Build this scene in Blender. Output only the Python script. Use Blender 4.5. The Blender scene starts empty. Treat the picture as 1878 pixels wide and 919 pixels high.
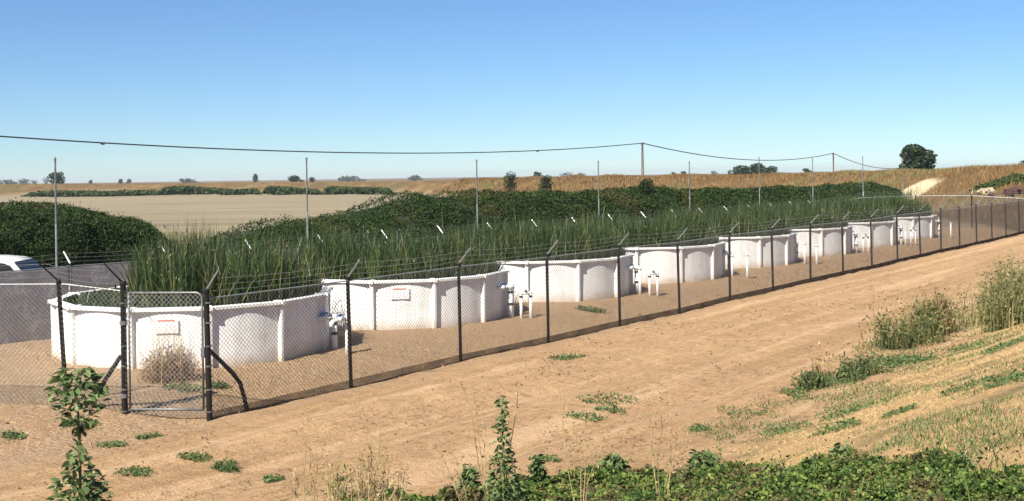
import bpy, math, random
import numpy as np
from mathutils import Vector, Matrix, noise as mnoise

# ------------------------------------------------------------------ camera, sky, sun, exposure
SC = bpy.context.scene
C = SC.collection
F, CX, CY, RHO, HC = 2110.0, 939.0, 322.0, 0.0145, 3.586      # focal length (px of a 1878 wide frame), principal point, roll, eye height
cam = bpy.data.cameras.new('camera')
cam.sensor_width = 36.0
cam.lens = 36.0 * F / 1878.0
cam.shift_y = -(459.5 - CY) / 1878.0
cam.clip_start, cam.clip_end = 0.1, 20000
camo = bpy.data.objects.new('camera', cam); C.objects.link(camo)
camo.location = (0, 0, HC)
camo.rotation_euler = (Matrix.Rotation(math.pi / 2, 3, 'X') @ Matrix.Rotation(-RHO, 3, 'Z')).to_euler()
SC.camera = camo

SUN_EL, SUN_AZ = math.radians(48), math.radians(214)           # azimuth clockwise from +Y: behind the camera, to the left
w = bpy.data.worlds.new('World'); SC.world = w; w.use_nodes = True
nt = w.node_tree
sky = nt.nodes.new('ShaderNodeTexSky'); sky.sky_type = 'NISHITA'; sky.sun_disc = False
sky.sun_elevation = SUN_EL; sky.sun_rotation = SUN_AZ
sky.air_density = 1.0; sky.dust_density = 0.0; sky.ozone_density = 6.0; sky.altitude = 1200
tint = nt.nodes.new('ShaderNodeMix'); tint.data_type = 'RGBA'; tint.blend_type = 'MULTIPLY'; tint.inputs[0].default_value = 1.0
tint.inputs[7].default_value = (.87, 1.01, 1.12, 1)             # the camera's cool white balance, over the whole sky alike
nt.links.new(sky.outputs[0], tint.inputs[6]); nt.links.new(tint.outputs[2], nt.nodes['Background'].inputs[0])
nt.nodes['Background'].inputs[1].default_value = 0.052
sl = bpy.data.lights.new('sun', 'SUN'); sl.energy = 5.0; sl.angle = math.radians(0.5); sl.color = (1.0, 0.95, 0.86)
so = bpy.data.objects.new('sun', sl); C.objects.link(so)
sdir = Vector((math.sin(SUN_AZ) * math.cos(SUN_EL), math.cos(SUN_AZ) * math.cos(SUN_EL), math.sin(SUN_EL)))
so.rotation_euler = sdir.to_track_quat('Z', 'Y').to_euler()
so.location = sdir * 60
SC.view_settings.view_transform = 'Standard'; SC.view_settings.look = 'None'
SC.view_settings.gamma = 1.0; SC.view_settings.use_curve_mapping = False
SC.view_settings.exposure = 1.1
SC.render.engine = 'CYCLES'
SC.cycles.max_bounces = 6; SC.cycles.diffuse_bounces = 3; SC.cycles.transparent_max_bounces = 8
SC.cycles.volume_bounces = 0

rng = np.random.default_rng(11)
random.seed(7)

# ------------------------------------------------------------------ helpers
CR, SR = math.cos(RHO), math.sin(RHO)
def ray(x, y):
    dx, dy = x - CX, y - CY
    u = dx * CR - dy * SR; v = dx * SR + dy * CR
    return u / F, -v / F                                       # X = a*Y, z = HC + b*Y
def at(x, y, Y):
    a, b = ray(x, y); return Vector((a * Y, Y, HC + b * Y))
def proj(p):
    u = F * p[0] / p[1]; v = F * (HC - p[2]) / p[1]
    return CX + u * CR + v * SR, CY + v * CR - u * SR
M, KF = 0.712, 16.841                                          # fence line  X = M*Y - KF
NN = math.hypot(M, 1)
D = Vector((M / NN, 1 / NN, 0)); PERP = Vector((-1 / NN, M / NN, 0))    # along the fence; away from the camera
COSA = 1 / NN
def kval(X, Y): return M * Y - X
def sstep(a, b, t):
    t = np.clip((t - a) / (b - a), 0, 1); return t * t * (3 - 2 * t)
crest = np.array([(-900,345,339,16),(0,340,336,16),(400,330,333.5,16),(700,300,331,18),(900,250,328,22),(1050,210,324.5,26),(1178,190,322,28),
                  (1400,165,320,30),(1600,140,314.5,32),(1700,126,311,42),(1750,118,308,46),(1850,104,304.5,40),(2000,98,299,38),(2700,92,288,38)], float)
cr_a = np.array([ray(c[0], c[2])[0] for c in crest])
cr_z = np.array([HC + ray(c[0], c[2])[1] * c[1] for c in crest]) - 0.25
def gz_np(X, Y):
    X = np.asarray(X, float); Y = np.asarray(Y, float)
    K = kval(X, Y)
    z = 2.0 * sstep(8.6, 0.5, K) if False else 2.0 * (1 - sstep(0.5, 8.8, K))
    z = np.where(Y > 34, z * (1 - sstep(34, 60, Y)), z)
    z = z + 0.217 * sstep(17.2, 19.3, K) - 0.64 * sstep(27.5, 31.5, K) - 0.15 * sstep(45, 70, K)
    # wheel ruts along the track, parallel to the fence
    wob = 0.25 * np.sin((X * D.x + Y * D.y) * 0.21) + 0.12 * np.sin((X * D.x + Y * D.y) * 0.57 + 1)
    for kc, dep in ((10.6, .07), (13.2, .08), (11.9, -.04), (14.6, -.05), (9.6, -.04)):
        z = z - dep * np.exp(-((K - kc - wob) / 0.34) ** 2) * (1 - sstep(60, 75, Y)) * sstep(15.8, 15.0, K)
    z = z + 0.012 * np.sin(X * 2.3 + 1.3 * np.sin(Y * 1.1)) * np.sin(Y * 1.9 + X * .7) + 0.02 * np.sin(X * .8 + Y * .37) * np.sin(Y * .61 - X * .2)
    Ys = np.maximum(Y, 1.0); a = X / Ys
    Yc = np.interp(a, cr_a, crest[:, 1]); wd = np.interp(a, cr_a, crest[:, 3]); zc = np.interp(a, cr_a, cr_z)
    t = (Y - Yc) / wd
    up = sstep(-1, 0, t); dn = 1 - sstep(8.0 / wd, 8.0 / wd + 1.2, t)
    lev = up * dn
    z = np.where(Y > 20, z * (1 - lev) + lev * zc, z)
    return z
def gz(X, Y): return float(gz_np(X, Y))
def hit(x, y, dz=0.0, y0=4.0, y1=420.0):
    """where the sight line through a photo point meets the ground"""
    a, b = ray(x, y)
    Ys = np.geomspace(y0, y1, 4000)
    g = gz_np(a * Ys, Ys) + dz
    below = (HC + b * Ys) <= g
    i = int(np.argmax(below)) if below.any() else len(Ys) - 1
    return Vector((a * Ys[i], Ys[i], float(g[i]) - dz))

# ---- materials
MATS = {}
def nodes(name):
    m = bpy.data.materials.new(name); m.use_nodes = True
    t = m.node_tree; b = t.nodes['Principled BSDF']
    MATS[name] = m
    return m, t, b
def N(t, kind, **kw):
    n = t.nodes.new(kind)
    for k, v in kw.items(): setattr(n, k, v)
    return n
def ramp(t, src, stops):
    r = t.nodes.new('ShaderNodeValToRGB')
    e = r.color_ramp.elements
    while len(e) < len(stops): e.new(0.5)
    for q, (p, c) in zip(e, stops): q.position = p; q.color = (*c, 1) if len(c) == 3 else c
    t.links.new(src, r.inputs[0]); return r.outputs[0]
def mixc(t, fac, a, b, mode='MIX'):
    n = t.nodes.new('ShaderNodeMix'); n.data_type = 'RGBA'; n.blend_type = mode
    if isinstance(fac, (int, float)): n.inputs[0].default_value = fac
    else: t.links.new(fac, n.inputs[0])
    for i, c in ((6, a), (7, b)):
        if isinstance(c, tuple): n.inputs[i].default_value = (*c, 1)
        else: t.links.new(c, n.inputs[i])
    return n.outputs[2]
def math_(t, op, a, b=None, clamp=False):
    n = t.nodes.new('ShaderNodeMath'); n.operation = op; n.use_clamp = clamp
    for i, c in ((0, a), (1, b)):
        if c is None: continue
        if isinstance(c, (int, float)): n.inputs[i].default_value = c
        else: t.links.new(c, n.inputs[i])
    return n.outputs[0]
def noise_tex(t, scale, detail=4, rough=.55, coord=None, dist=0):
    n = t.nodes.new('ShaderNodeTexNoise'); n.inputs['Scale'].default_value = scale
    n.inputs['Detail'].default_value = detail; n.inputs['Roughness'].default_value = rough; n.inputs['Distortion'].default_value = dist
    if coord is not None: t.links.new(coord, n.inputs['Vector'])
    return n.outputs[0]
def simple(name, col, rough=.6, metal=0.0, var=.12, scale=9.0, spec=.4):
    m, t, b = nodes(name)
    tc = N(t, 'ShaderNodeTexCoord')
    n = noise_tex(t, scale, 5, .6, tc.outputs['Object'])
    lo = tuple(c * (1 - var * 2) for c in col); hi = tuple(min(1, c * (1 + var)) for c in col)
    t.links.new(ramp(t, n, [(.3, lo), (.7, hi)]), b.inputs['Base Color'])
    b.inputs['Roughness'].default_value = rough; b.inputs['Metallic'].default_value = metal
    b.inputs['Specular IOR Level'].default_value = spec
    return m
def leafmat(name, cols, trans=.25, rough=.55, patch=None, spec=.25):
    """colour per leaf island, from dark to light, with larger patches of another tint"""
    m, t, b = nodes(name)
    g = N(t, 'ShaderNodeNewGeometry')
    st = [(i / (len(cols) - 1), c) for i, c in enumerate(cols)]
    col = ramp(t, g.outputs['Random Per Island'], st)
    if patch:
        n = noise_tex(t, patch[1], 3, .5, g.outputs['Position'])
        f = ramp(t, n, [(patch[2], (0, 0, 0)), (patch[3], (1, 1, 1))])
        col = mixc(t, f, col, mixc(t, g.outputs['Random Per Island'], patch[0], tuple(min(1, c * 1.6) for c in patch[0])))
    t.links.new(col, b.inputs['Base Color'])
    b.inputs['Roughness'].default_value = rough; b.inputs['Specular IOR Level'].default_value = spec
    tr = N(t, 'ShaderNodeBsdfTranslucent'); t.links.new(col, tr.inputs[0])
    mx = N(t, 'ShaderNodeMixShader'); mx.inputs[0].default_value = trans
    t.links.new(b.outputs[0], mx.inputs[1]); t.links.new(tr.outputs[0], mx.inputs[2])
    t.links.new(mx.outputs[0], t.nodes['Material Output'].inputs[0])
    return m

simple('post_black', (.012, .0105, .010), .6, 0, .3, 30, .25)
simple('galv', (.27, .27, .265), .45, .35, .15, 20)
simple('galv_light', (.55, .56, .55), .42, .3, .1, 20)
simple('mesh_wire', (.24, .235, .225), .5, .3, .2, 3)
simple('dark_strip_wire', (.055, .042, .036), .7, .1, .4, 6)
simple('pvc', (.8, .8, .78), .35, 0, .05, 14)
simple('black_rubber', (.02, .02, .022), .55, 0, .2, 8)
simple('blue_valve', (.05, .14, .42), .4, 0, .1, 8)
simple('pole_wood', (.24, .19, .15), .85, 0, .3, 4)
simple('wire_dark', (.02, .02, .022), .6, 0, .1, 2)
simple('gate_grey', (.19, .19, .185), .5, .3, .2, 12)
simple('steel_grey', (.16, .165, .17), .45, .3, .2, 6)
simple('trunk', (.10, .075, .05), .9, 0, .3, 6)
simple('stem_green', (.10, .15, .05), .6, 0, .2, 10)
simple('stem_dry', (.36, .27, .13), .7, 0, .25, 10)
simple('car_white', (.78, .78, .78), .25, 0, .02, 2)
simple('car_glass', (.012, .014, .016), .08, 0, .05, 2)
simple('tyre', (.02, .02, .02), .8, 0, .1, 8)
simple('sign_white', (.78, .78, .76), .5, 0, .03, 8)
simple('sign_red', (.55, .17, .11), .5, 0, .1, 8)
simple('sign_text', (.6, .61, .62), .5, 0, .1, 8)
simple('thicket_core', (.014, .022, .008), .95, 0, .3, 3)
simple('wet_soil', (.03, .035, .022), .9, 0, .3, 5)
simple('rubble_white', (.36, .30, .20), .85, 0, .15, 5)
simple('rubble_red', (.075, .035, .03), .85, 0, .3, 3)
simple('far_wall', (.7, .66, .58), .8, 0, .08, .4)
simple('far_roof', (.25, .22, .2), .8, 0, .1, .4)
simple('stone', (.20, .135, .085), .9, 0, .25, 12)

def pool_mat():
    m, t, b = nodes('pool_white')
    tc = N(t, 'ShaderNodeTexCoord'); oi = N(t, 'ShaderNodeObjectInfo')
    vm = N(t, 'ShaderNodeVectorMath', operation='ADD'); t.links.new(tc.outputs['Object'], vm.inputs[0]); t.links.new(oi.outputs['Location'], vm.inputs[1])
    sp = N(t, 'ShaderNodeSeparateXYZ'); t.links.new(tc.outputs['Object'], sp.inputs[0])
    mp = N(t, 'ShaderNodeMapping'); mp.inputs['Scale'].default_value = (2.6, 2.6, .35); t.links.new(vm.outputs[0], mp.inputs[0])
    streak = noise_tex(t, 2.2, 6, .65, mp.outputs[0])
    blotch = noise_tex(t, 3.2, 5, .6, vm.outputs[0])
    base = mixc(t, ramp(t, streak, [(.42, (1, 1, 1)), (.62, (0, 0, 0))]), (.72, .71, .68), (.80, .795, .77))
    base = mixc(t, ramp(t, blotch, [(.54, (0, 0, 0)), (.72, (.7, .7, .7))]), base, (.60, .56, .49))
    mpv = N(t, 'ShaderNodeMapping'); mpv.inputs['Scale'].default_value = (9, 9, .25); t.links.new(vm.outputs[0], mpv.inputs[0])
    base = mixc(t, ramp(t, noise_tex(t, 1.7, 5, .7, mpv.outputs[0]), [(.58, (0, 0, 0)), (.74, (.75, .75, .75))]), base, (.43, .39, .32))
    hgt = math_(t, 'SUBTRACT', 1.0, math_(t, 'DIVIDE', math_(t, 'ADD', sp.outputs[2], math_(t, 'MULTIPLY', math_(t, 'SUBTRACT', blotch, .5), .5)), .24), True)
    base = mixc(t, math_(t, 'MULTIPLY', hgt, .75, True), base, (.44, .33, .22))
    fine = noise_tex(t, 55, 3, .6, vm.outputs[0])
    base = mixc(t, ramp(t, fine, [(.66, (0, 0, 0)), (.74, (.35, .35, .35))]), base, (.4, .37, .33))
    t.links.new(base, b.inputs['Base Color']); b.inputs['Roughness'].default_value = .5
    bp = N(t, 'ShaderNodeBump'); bp.inputs['Strength'].default_value = .25; bp.inputs['Distance'].default_value = .02
    t.links.new(noise_tex(t, 5, 2, .5, vm.outputs[0]), bp.inputs['Height']); t.links.new(bp.outputs[0], b.inputs['Normal'])
pool_mat()
def screen_mat():
    m, t, b = nodes('screen_cloth')
    tc = N(t, 'ShaderNodeTexCoord')
    n = noise_tex(t, 1.4, 5, .6, tc.outputs['Object'])
    t.links.new(ramp(t, n, [(.3, (.52, .51, .505)), (.7, (.70, .69, .68))]), b.inputs['Base Color'])
    b.inputs['Roughness'].default_value = .8
    bp = N(t, 'ShaderNodeBump'); bp.inputs['Strength'].default_value = .5; bp.inputs['Distance'].default_value = .05
    t.links.new(noise_tex(t, 3, 3, .5, tc.outputs['Object']), bp.inputs['Height']); t.links.new(bp.outputs[0], b.inputs['Normal'])
screen_mat()
leafmat('bramble_leaf', [(.012, .026, .007), (.024, .046, .012), (.036, .062, .016), (.06, .085, .022)], .2, .6, ((.055, .055, .017), .35, .55, .72), .12)
leafmat('reed_leaf', [(.008, .018, .006), (.012, .029, .008), (.019, .042, .011), (.032, .06, .016), (.05, .082, .022), (.08, .108, .03), (.24, .20, .09)], .25, .45, ((.05, .075, .022), .5, .52, .7), .4)
leafmat('tree_leaf', [(.012, .024, .012), (.022, .042, .018), (.04, .06, .022)], .15, .55)
leafmat('far_leaf', [(.03, .045, .03), (.05, .065, .045)], .1, .6)
leafmat('vine_leaf', [(.012, .026, .007), (.03, .06, .013), (.07, .12, .026), (.125, .175, .038), (.23, .26, .065)], .25, .6, ((.085, .065, .03), 2.6, .50, .64), .15)
leafmat('weed_leaf', [(.035, .065, .022), (.075, .12, .038), (.13, .175, .06), (.20, .23, .10)], .25, .5)
leafmat('tuft_leaf', [(.045, .075, .026), (.085, .12, .042), (.13, .155, .06), (.22, .20, .095)], .25, .6)
leafmat('tallgrass_leaf', [(.075, .10, .034), (.14, .165, .058), (.26, .235, .10), (.38, .30, .14)], .25, .6)
leafmat('stand_leaf', [(.04, .065, .02), (.08, .115, .036), (.15, .17, .06), (.30, .25, .115)], .25, .6)
leafmat('dry_leaf', [(.20, .13, .06), (.34, .23, .10), (.46, .34, .17)], .25, .7)
leafmat('golden_leaf', [(.12, .065, .024), (.21, .122, .045), (.32, .21, .085)], .2, .7, ((.18, .16, .06), .12, .55, .7))
leafmat('litter_leaf', [(.045, .026, .015), (.09, .055, .03), (.22, .15, .08), (.10, .10, .04)], .1, .8)
leafmat('grass_leaf', [(.035, .072, .022), (.065, .12, .036), (.10, .16, .05), (.17, .20, .075)], .25, .6)
leafmat('dry_bush_leaf', [(.14, .075, .035), (.26, .15, .07), (.36, .24, .12)], .2, .7)
leafmat('straw_leaf', [(.30, .19, .08), (.46, .32, .14), (.58, .44, .22)], .15, .7)

def ground_mat():
    m, t, b = nodes('ground_earth')
    at_ = N(t, 'ShaderNodeAttribute', attribute_name='zone')
    sp = N(t, 'ShaderNodeSeparateColor'); t.links.new(at_.outputs['Color'], sp.inputs[0])
    tc = N(t, 'ShaderNodeTexCoord'); P = tc.outputs['Object']
    mp = N(t, 'ShaderNodeMapping'); mp.inputs['Rotation'].default_value = (0, 0, math.atan2(D.x, D.y)); 
    t.links.new(P, mp.inputs[0])
    mp2 = N(t, 'ShaderNodeMapping'); mp2.inputs['Scale'].default_value = (2.2, .16, 1); t.links.new(mp.outputs[0], mp2.inputs[0])
    big = noise_tex(t, .5, 6, .6, P); mid = noise_tex(t, 2.6, 8, .68, P, .15); fine = noise_tex(t, 22, 6, .7, P); grit = noise_tex(t, 90, 3, .7, P)
    track = noise_tex(t, 1.6, 6, .62, mp2.outputs[0])
    dirt = ramp(t, mid, [(.3, (0.258, 0.156, 0.076)), (.5, (0.378, 0.236, 0.117)), (.72, (0.480, 0.312, 0.162))])
    dirt = mixc(t, ramp(t, track, [(.38, (0, 0, 0)), (.62, (.75, .75, .75))]), dirt, (0.360, 0.226, 0.120))
    dirt = mixc(t, ramp(t, big, [(.4, (0, 0, 0)), (.68, (.7, .7, .7))]), dirt, (0.456, 0.295, 0.153))
    dirt = mixc(t, ramp(t, fine, [(.56, (0, 0, 0)), (.72, (.65, .65, .65))]), dirt, (0.180, 0.104, 0.052))
    dirt = mixc(t, ramp(t, grit, [(.62, (0, 0, 0)), (.74, (.6, .6, .6))]), dirt, (0.552, 0.373, 0.210))
    mp4 = N(t, 'ShaderNodeMapping'); mp4.inputs['Scale'].default_value = (3.2, .9, 1); t.links.new(mp.outputs[0], mp4.inputs[0])
    lit = noise_tex(t, 5.5, 7, .75, mp4.outputs[0], .4)
    dirt = mixc(t, ramp(t, lit, [(.53, (0, 0, 0)), (.64, (.85, .85, .85))]), dirt, (0.174, 0.102, 0.050))
    dirt = mixc(t, ramp(t, lit, [(.33, (.7, .7, .7)), (.43, (0, 0, 0))]), dirt, (0.540, 0.359, 0.210))
    mp5 = N(t, 'ShaderNodeMapping'); mp5.inputs['Scale'].default_value = (1.0, .022, 1); t.links.new(mp.outputs[0], mp5.inputs[0])
    rut = noise_tex(t, 2.1, 4, .6, mp5.outputs[0])
    dirt = mixc(t, ramp(t, rut, [(.52, (0, 0, 0)), (.60, (.6, .6, .6))]), dirt, (0.282, 0.172, 0.085))
    dirt = mixc(t, ramp(t, rut, [(.38, (.65, .65, .65)), (.46, (0, 0, 0))]), dirt, (0.516, 0.346, 0.200))
    red = noise_tex(t, .33, 5, .6, P)
    dirt = mixc(t, ramp(t, red, [(.48, (0, 0, 0)), (.68, (.65, .65, .65))]), dirt, (0.372, 0.232, 0.125))
    # yard inside the fence: greyer, littered
    yard = mixc(t, ramp(t, fine, [(.42, (0, 0, 0)), (.62, (1, 1, 1))]), (0.240, 0.162, 0.095), (0.480, 0.322, 0.185))
    yard = mixc(t, ramp(t, mid, [(.5, (0, 0, 0)), (.7, (.7, .7, .7))]), yard, (0.324, 0.186, 0.095))
    col = mixc(t, at_.outputs['Alpha'], yard, dirt)
    # straw bank
    mp3 = N(t, 'ShaderNodeMapping'); mp3.inputs['Scale'].default_value = (1, 2.2, 1); t.links.new(P, mp3.inputs[0])
    sfib = noise_tex(t, 26, 6, .75, mp3.outputs[0], 1.5)
    straw = ramp(t, sfib, [(.32, (.26, .155, .07)), (.5, (.46, .29, .13)), (.68, (.60, .42, .20))])
    straw = mixc(t, ramp(t, noise_tex(t, .9, 6, .65, P), [(.5, (0, 0, 0)), (.62, (.8, .8, .8))]), straw, (.15, .125, .05))
    straw = mixc(t, ramp(t, noise_tex(t, 2.3, 6, .7, P), [(.5, (0, 0, 0)), (.64, (.8, .8, .8))]), straw, (.44, .27, .14))
    f = math_(t, 'MULTIPLY', math_(t, 'SUBTRACT', math_(t, 'ADD', sp.outputs[0], math_(t, 'MULTIPLY', math_(t, 'SUBTRACT', noise_tex(t, .7, 7, .7, P), .5), 2.6)), .45), 3, True)
    col = mixc(t, f, col, straw)
    # mown field
    mpf = N(t, 'ShaderNodeMapping'); mpf.inputs['Scale'].default_value = (.02, .22, 1); t.links.new(P, mpf.inputs[0])
    fld = ramp(t, noise_tex(t, 1.0, 6, .65, mpf.outputs[0]), [(.3, (.15, .122, .078)), (.5, (.22, .178, .115)), (.7, (.29, .24, .16))])
    fld = mixc(t, ramp(t, noise_tex(t, .05, 5, .6, P), [(.5, (0, 0, 0)), (.7, (.6, .6, .6))]), fld, (.22, .19, .10))
    col = mixc(t, sp.outputs[1], col, fld)
    # golden levee
    mpg = N(t, 'ShaderNodeMapping'); mpg.inputs['Scale'].default_value = (.25, .25, .6); t.links.new(P, mpg.inputs[0])
    gold = ramp(t, noise_tex(t, 1.2, 8, .72, mpg.outputs[0]), [(.3, (.075, .047, .019)), (.5, (.14, .087, .036)), (.68, (.22, .145, .062))])
    gold = mixc(t, ramp(t, noise_tex(t, .12, 5, .6, P), [(.5, (0, 0, 0)), (.64, (.7, .7, .7))]), gold, (.085, .075, .03))
    col = mixc(t, sp.outputs[2], col, gold)
    # sandy path on the bank
    at2 = N(t, 'ShaderNodeAttribute', attribute_name='path')
    col = mixc(t, at2.outputs['Fac'], col, (.60, .46, .28))
    t.links.new(col, b.inputs['Base Color']); b.inputs['Roughness'].default_value = .95; b.inputs['Specular IOR Level'].default_value = .15
    h = math_(t, 'ADD', math_(t, 'MULTIPLY', mid, 1.6), math_(t, 'ADD', math_(t, 'MULTIPLY', fine, .55), math_(t, 'MULTIPLY', grit, .12)))
    bp = N(t, 'ShaderNodeBump'); bp.inputs['Strength'].default_value = .8; bp.inputs['Distance'].default_value = .11
    t.links.new(h, bp.inputs['Height']); t.links.new(bp.outputs[0], b.inputs['Normal'])
ground_mat()

# ---- mesh building
class MB:
    def __init__(s): s.v = []; s.f = []; s.sm = False
    def add(s, vs, fs):
        o = len(s.v); s.v += [tuple(v) for v in vs]; s.f += [tuple(i + o for i in f) for f in fs]; return s
    def box(s, c, size, rot=None):
        x, y, z = (q / 2 for q in size); R = rot or Matrix.Identity(3)
        vs = [Vector(c) + R @ Vector((sx * x, sy * y, sz * z)) for sz in (-1, 1) for sx, sy in ((-1, -1), (1, -1), (1, 1), (-1, 1))]
        return s.add(vs, [(3, 2, 1, 0), (4, 5, 6, 7), (0, 1, 5, 4), (1, 2, 6, 5), (2, 3, 7, 6), (3, 0, 4, 7)])
    def tube(s, pts, r, n=8, caps=True):
        pts = [Vector(p) for p in pts]; rs = r if isinstance(r, (list, tuple)) else [r] * len(pts)
        vs, fs = [], []
        t0 = (pts[1] - pts[0]).normalized()
        ref = Vector((0, 0, 1)) if abs(t0.z) < .9 else Vector((1, 0, 0))
        for i, p in enumerate(pts):
            t = (pts[min(i + 1, len(pts) - 1)] - pts[max(i - 1, 0)]).normalized()
            a = t.cross(ref).normalized(); b_ = a.cross(t)
            ref = b_ if abs(t.dot(ref)) > .98 else ref
            for k in range(n):
                q = 2 * math.pi * k / n
                vs.append(p + (a * math.cos(q) + b_ * math.sin(q)) * rs[i])
        for i in range(len(pts) - 1):
            for k in range(n):
                fs.append((i * n + k, i * n + (k + 1) % n, (i + 1) * n + (k + 1) % n, (i + 1) * n + k))
        if caps: fs += [tuple(range(n - 1, -1, -1)), tuple(range((len(pts) - 1) * n, len(pts) * n))]
        return s.add(vs, fs)
    def ball(s, c, r, n=8, sc=(1, 1, 1)):
        vs, fs = [], []
        for i in range(1, n // 2):
            th = math.pi * i / (n // 2)
            for k in range(n):
                ph = 2 * math.pi * k / n
                vs.append((c[0] + r * sc[0] * math.sin(th) * math.cos(ph), c[1] + r * sc[1] * math.sin(th) * math.sin(ph), c[2] + r * sc[2] * math.cos(th)))
        R_ = n // 2 - 1
        for i in range(R_ - 1):
            for k in range(n): fs.append((i * n + k, (i + 1) * n + k, (i + 1) * n + (k + 1) % n, i * n + (k + 1) % n))
        vs.append((c[0], c[1], c[2] + r * sc[2])); vs.append((c[0], c[1], c[2] - r * sc[2]))
        for k in range(n):
            fs.append((R_ * n, k, (k + 1) % n)); fs.append((R_ * n + 1, (R_ - 1) * n + (k + 1) % n, (R_ - 1) * n + k))
        return s.add(vs, fs)
    def mesh(s, name, mat, smooth=False):
        me = bpy.data.meshes.new(name); me.from_pydata(s.v, [], s.f); me.materials.append(MATS[mat])
        if smooth: me.polygons.foreach_set('use_smooth', [True] * len(me.polygons))
        me.update(); return me
    def build(s, name, mat, parent=None, smooth=False):
        return link(name, s.mesh(name, mat, smooth), parent)
def link(name, me, parent=None, loc=None, rotz=None):
    o = bpy.data.objects.new(name, me); C.objects.link(o)
    if parent is not None: o.parent = parent
    if loc is not None: o.location = loc
    if rotz is not None: o.rotation_euler = (0, 0, rotz)
    return o
def npmesh(name, verts, quads, mat, smooth=False):
    """quads: (n,4) or (n,3) index array"""
    me = bpy.data.meshes.new(name)
    verts = np.asarray(verts, np.float32); q = np.asarray(quads, np.int32); k = q.shape[1]
    me.vertices.add(len(verts)); me.vertices.foreach_set('co', verts.ravel())
    me.loops.add(q.size); me.loops.foreach_set('vertex_index', q.ravel())
    me.polygons.add(len(q)); me.polygons.foreach_set('loop_start', np.arange(0, q.size, k, dtype=np.int32))
    if smooth: me.polygons.foreach_set('use_smooth', np.ones(len(q), bool))
    me.materials.append(MATS[mat]); me.update(calc_edges=True); me.validate(); return me
def tag(o, label=None, cat=None, group=None, kind=None):
    for k, v in (('label', label), ('category', cat), ('group', group), ('kind', kind)):
        if v: o[k] = v
    return o
def empty(name, loc=(0, 0, 0), rz=0, **kw):
    o = bpy.data.objects.new(name, None); C.objects.link(o); o.location = loc; o.rotation_euler = (0, 0, rz)
    o.empty_display_size = .2
    return tag(o, **kw)
def unit(n):
    v = rng.normal(size=(n, 3)); return v / np.linalg.norm(v, axis=1, keepdims=True)
def leaf_arrays(P, size, normal=None, bias=0.0, aspect=.62):
    """rhombic leaves at P, random facing with a bias towards `normal`"""
    n = len(P); size = np.broadcast_to(size, (n,))[:, None]
    nv = unit(n)
    if normal is not None:
        nv = nv + bias * normal; nv /= np.linalg.norm(nv, axis=1, keepdims=True)
    a = np.cross(nv, unit(n)); a /= np.linalg.norm(a, axis=1, keepdims=True) + 1e-9
    b = np.cross(nv, a)
    fold = nv * size * .12
    V = np.stack([P - a * size * .5, P + b * size * .5 * aspect + fold - a * size * .05, P + a * size * .5, P - b * size * .5 * aspect + fold - a * size * .05], 1).reshape(-1, 3)
    return V, np.arange(4 * n).reshape(-1, 4)
def blade_arrays(P, h, width, lean, droop=.25, az=None, segs=3):
    """tapering strips rooted at P; lean in metres at the tip"""
    n = len(P); h = np.broadcast_to(h, (n,)); width = np.broadcast_to(width, (n,)); lean = np.broadcast_to(lean, (n,))
    if az is None: az = rng.uniform(0, 2 * np.pi, n)
    dirv = np.stack([np.cos(az), np.sin(az), np.zeros(n)], 1)
    sa = rng.uniform(0, np.pi, n); side = np.stack([np.cos(sa), np.sin(sa), np.zeros(n)], 1)
    rows = []
    for i in range(segs + 1):
        t = i / segs
        c = P + dirv * (lean * t * t)[:, None]; c[:, 2] += h * t * (1 - droop * t * t * np.clip(lean / np.maximum(h, 1e-3), 0, 1.5))
        wv = side * (width * (1 - .92 * t ** 1.6) * .5)[:, None]
        rows.append(np.stack([c - wv, c + wv], 1))
    V = np.stack(rows, 1)                                      # n, segs+1, 2, 3
    m_ = (segs + 1) * 2
    base = (np.arange(n) * m_)[:, None, None]
    q = np.array([[2 * i, 2 * i + 1, 2 * i + 3, 2 * i + 2] for i in range(segs)])[None]
    return V.reshape(-1, 3), (base + q).reshape(-1, 4)
def cat_arrays(*vq):
    V, Q, o = [], [], 0
    for v, q in vq: V.append(v); Q.append(q + o); o += len(v)
    return np.concatenate(V), np.concatenate(Q)
def lump(p, s, seed=0.0):
    return mnoise.noise(Vector((p[0] * s + seed, p[1] * s, p[2] * s)))

# ------------------------------------------------------------------ ground
def axis(lo, hi, step, far_lo, far_hi, g):
    a = list(np.arange(lo, hi + 1e-6, step)); s = step; x = hi
    while x < far_hi: s = min(s * g, 160); x += s; a.append(x)
    s = step; x = lo; pre = []
    while x > far_lo: s = min(s * g, 160); x -= s; pre.append(x)
    return np.array(pre[::-1] + a)
gx = axis(-12, 34, .2, -2600, 2600, 1.085); gy = axis(4, 72, .2, -60, 4200, 1.04)
GX, GY = np.meshgrid(gx, gy, indexing='ij')
GZ = gz_np(GX, GY)
for i in range(0, 1):                                          # fine clods on the near ground
    near = (GY < 72) & (GX > -13) & (GX < 35)
    idx = np.argwhere(near)
    vals = np.array([mnoise.noise(Vector((GX[i, j] * 1.7, GY[i, j] * 1.7, 0))) * .03 + mnoise.noise(Vector((GX[i, j] * 4.1, GY[i, j] * 4.1, 5))) * .012 for i, j in idx])
    GZ[idx[:, 0], idx[:, 1]] += vals
nx, ny = GX.shape
V = np.stack([GX, GY, GZ], -1).reshape(-1, 3)
ii, jj = np.meshgrid(np.arange(nx - 1), np.arange(ny - 1), indexing='ij')
Q = np.stack([ii * ny + jj, (ii + 1) * ny + jj, (ii + 1) * ny + jj + 1, ii * ny + jj + 1], -1).reshape(-1, 4)
gme = npmesh('ground', V, Q, 'ground_earth', True)
X_, Y_, Z_ = V[:, 0], V[:, 1], V[:, 2]
K_ = kval(X_, Y_)
straw = (1 - sstep(5.2, 9.6, K_)) * (1 - sstep(38, 62, Y_))
field = sstep(33, 38, K_)
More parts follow.
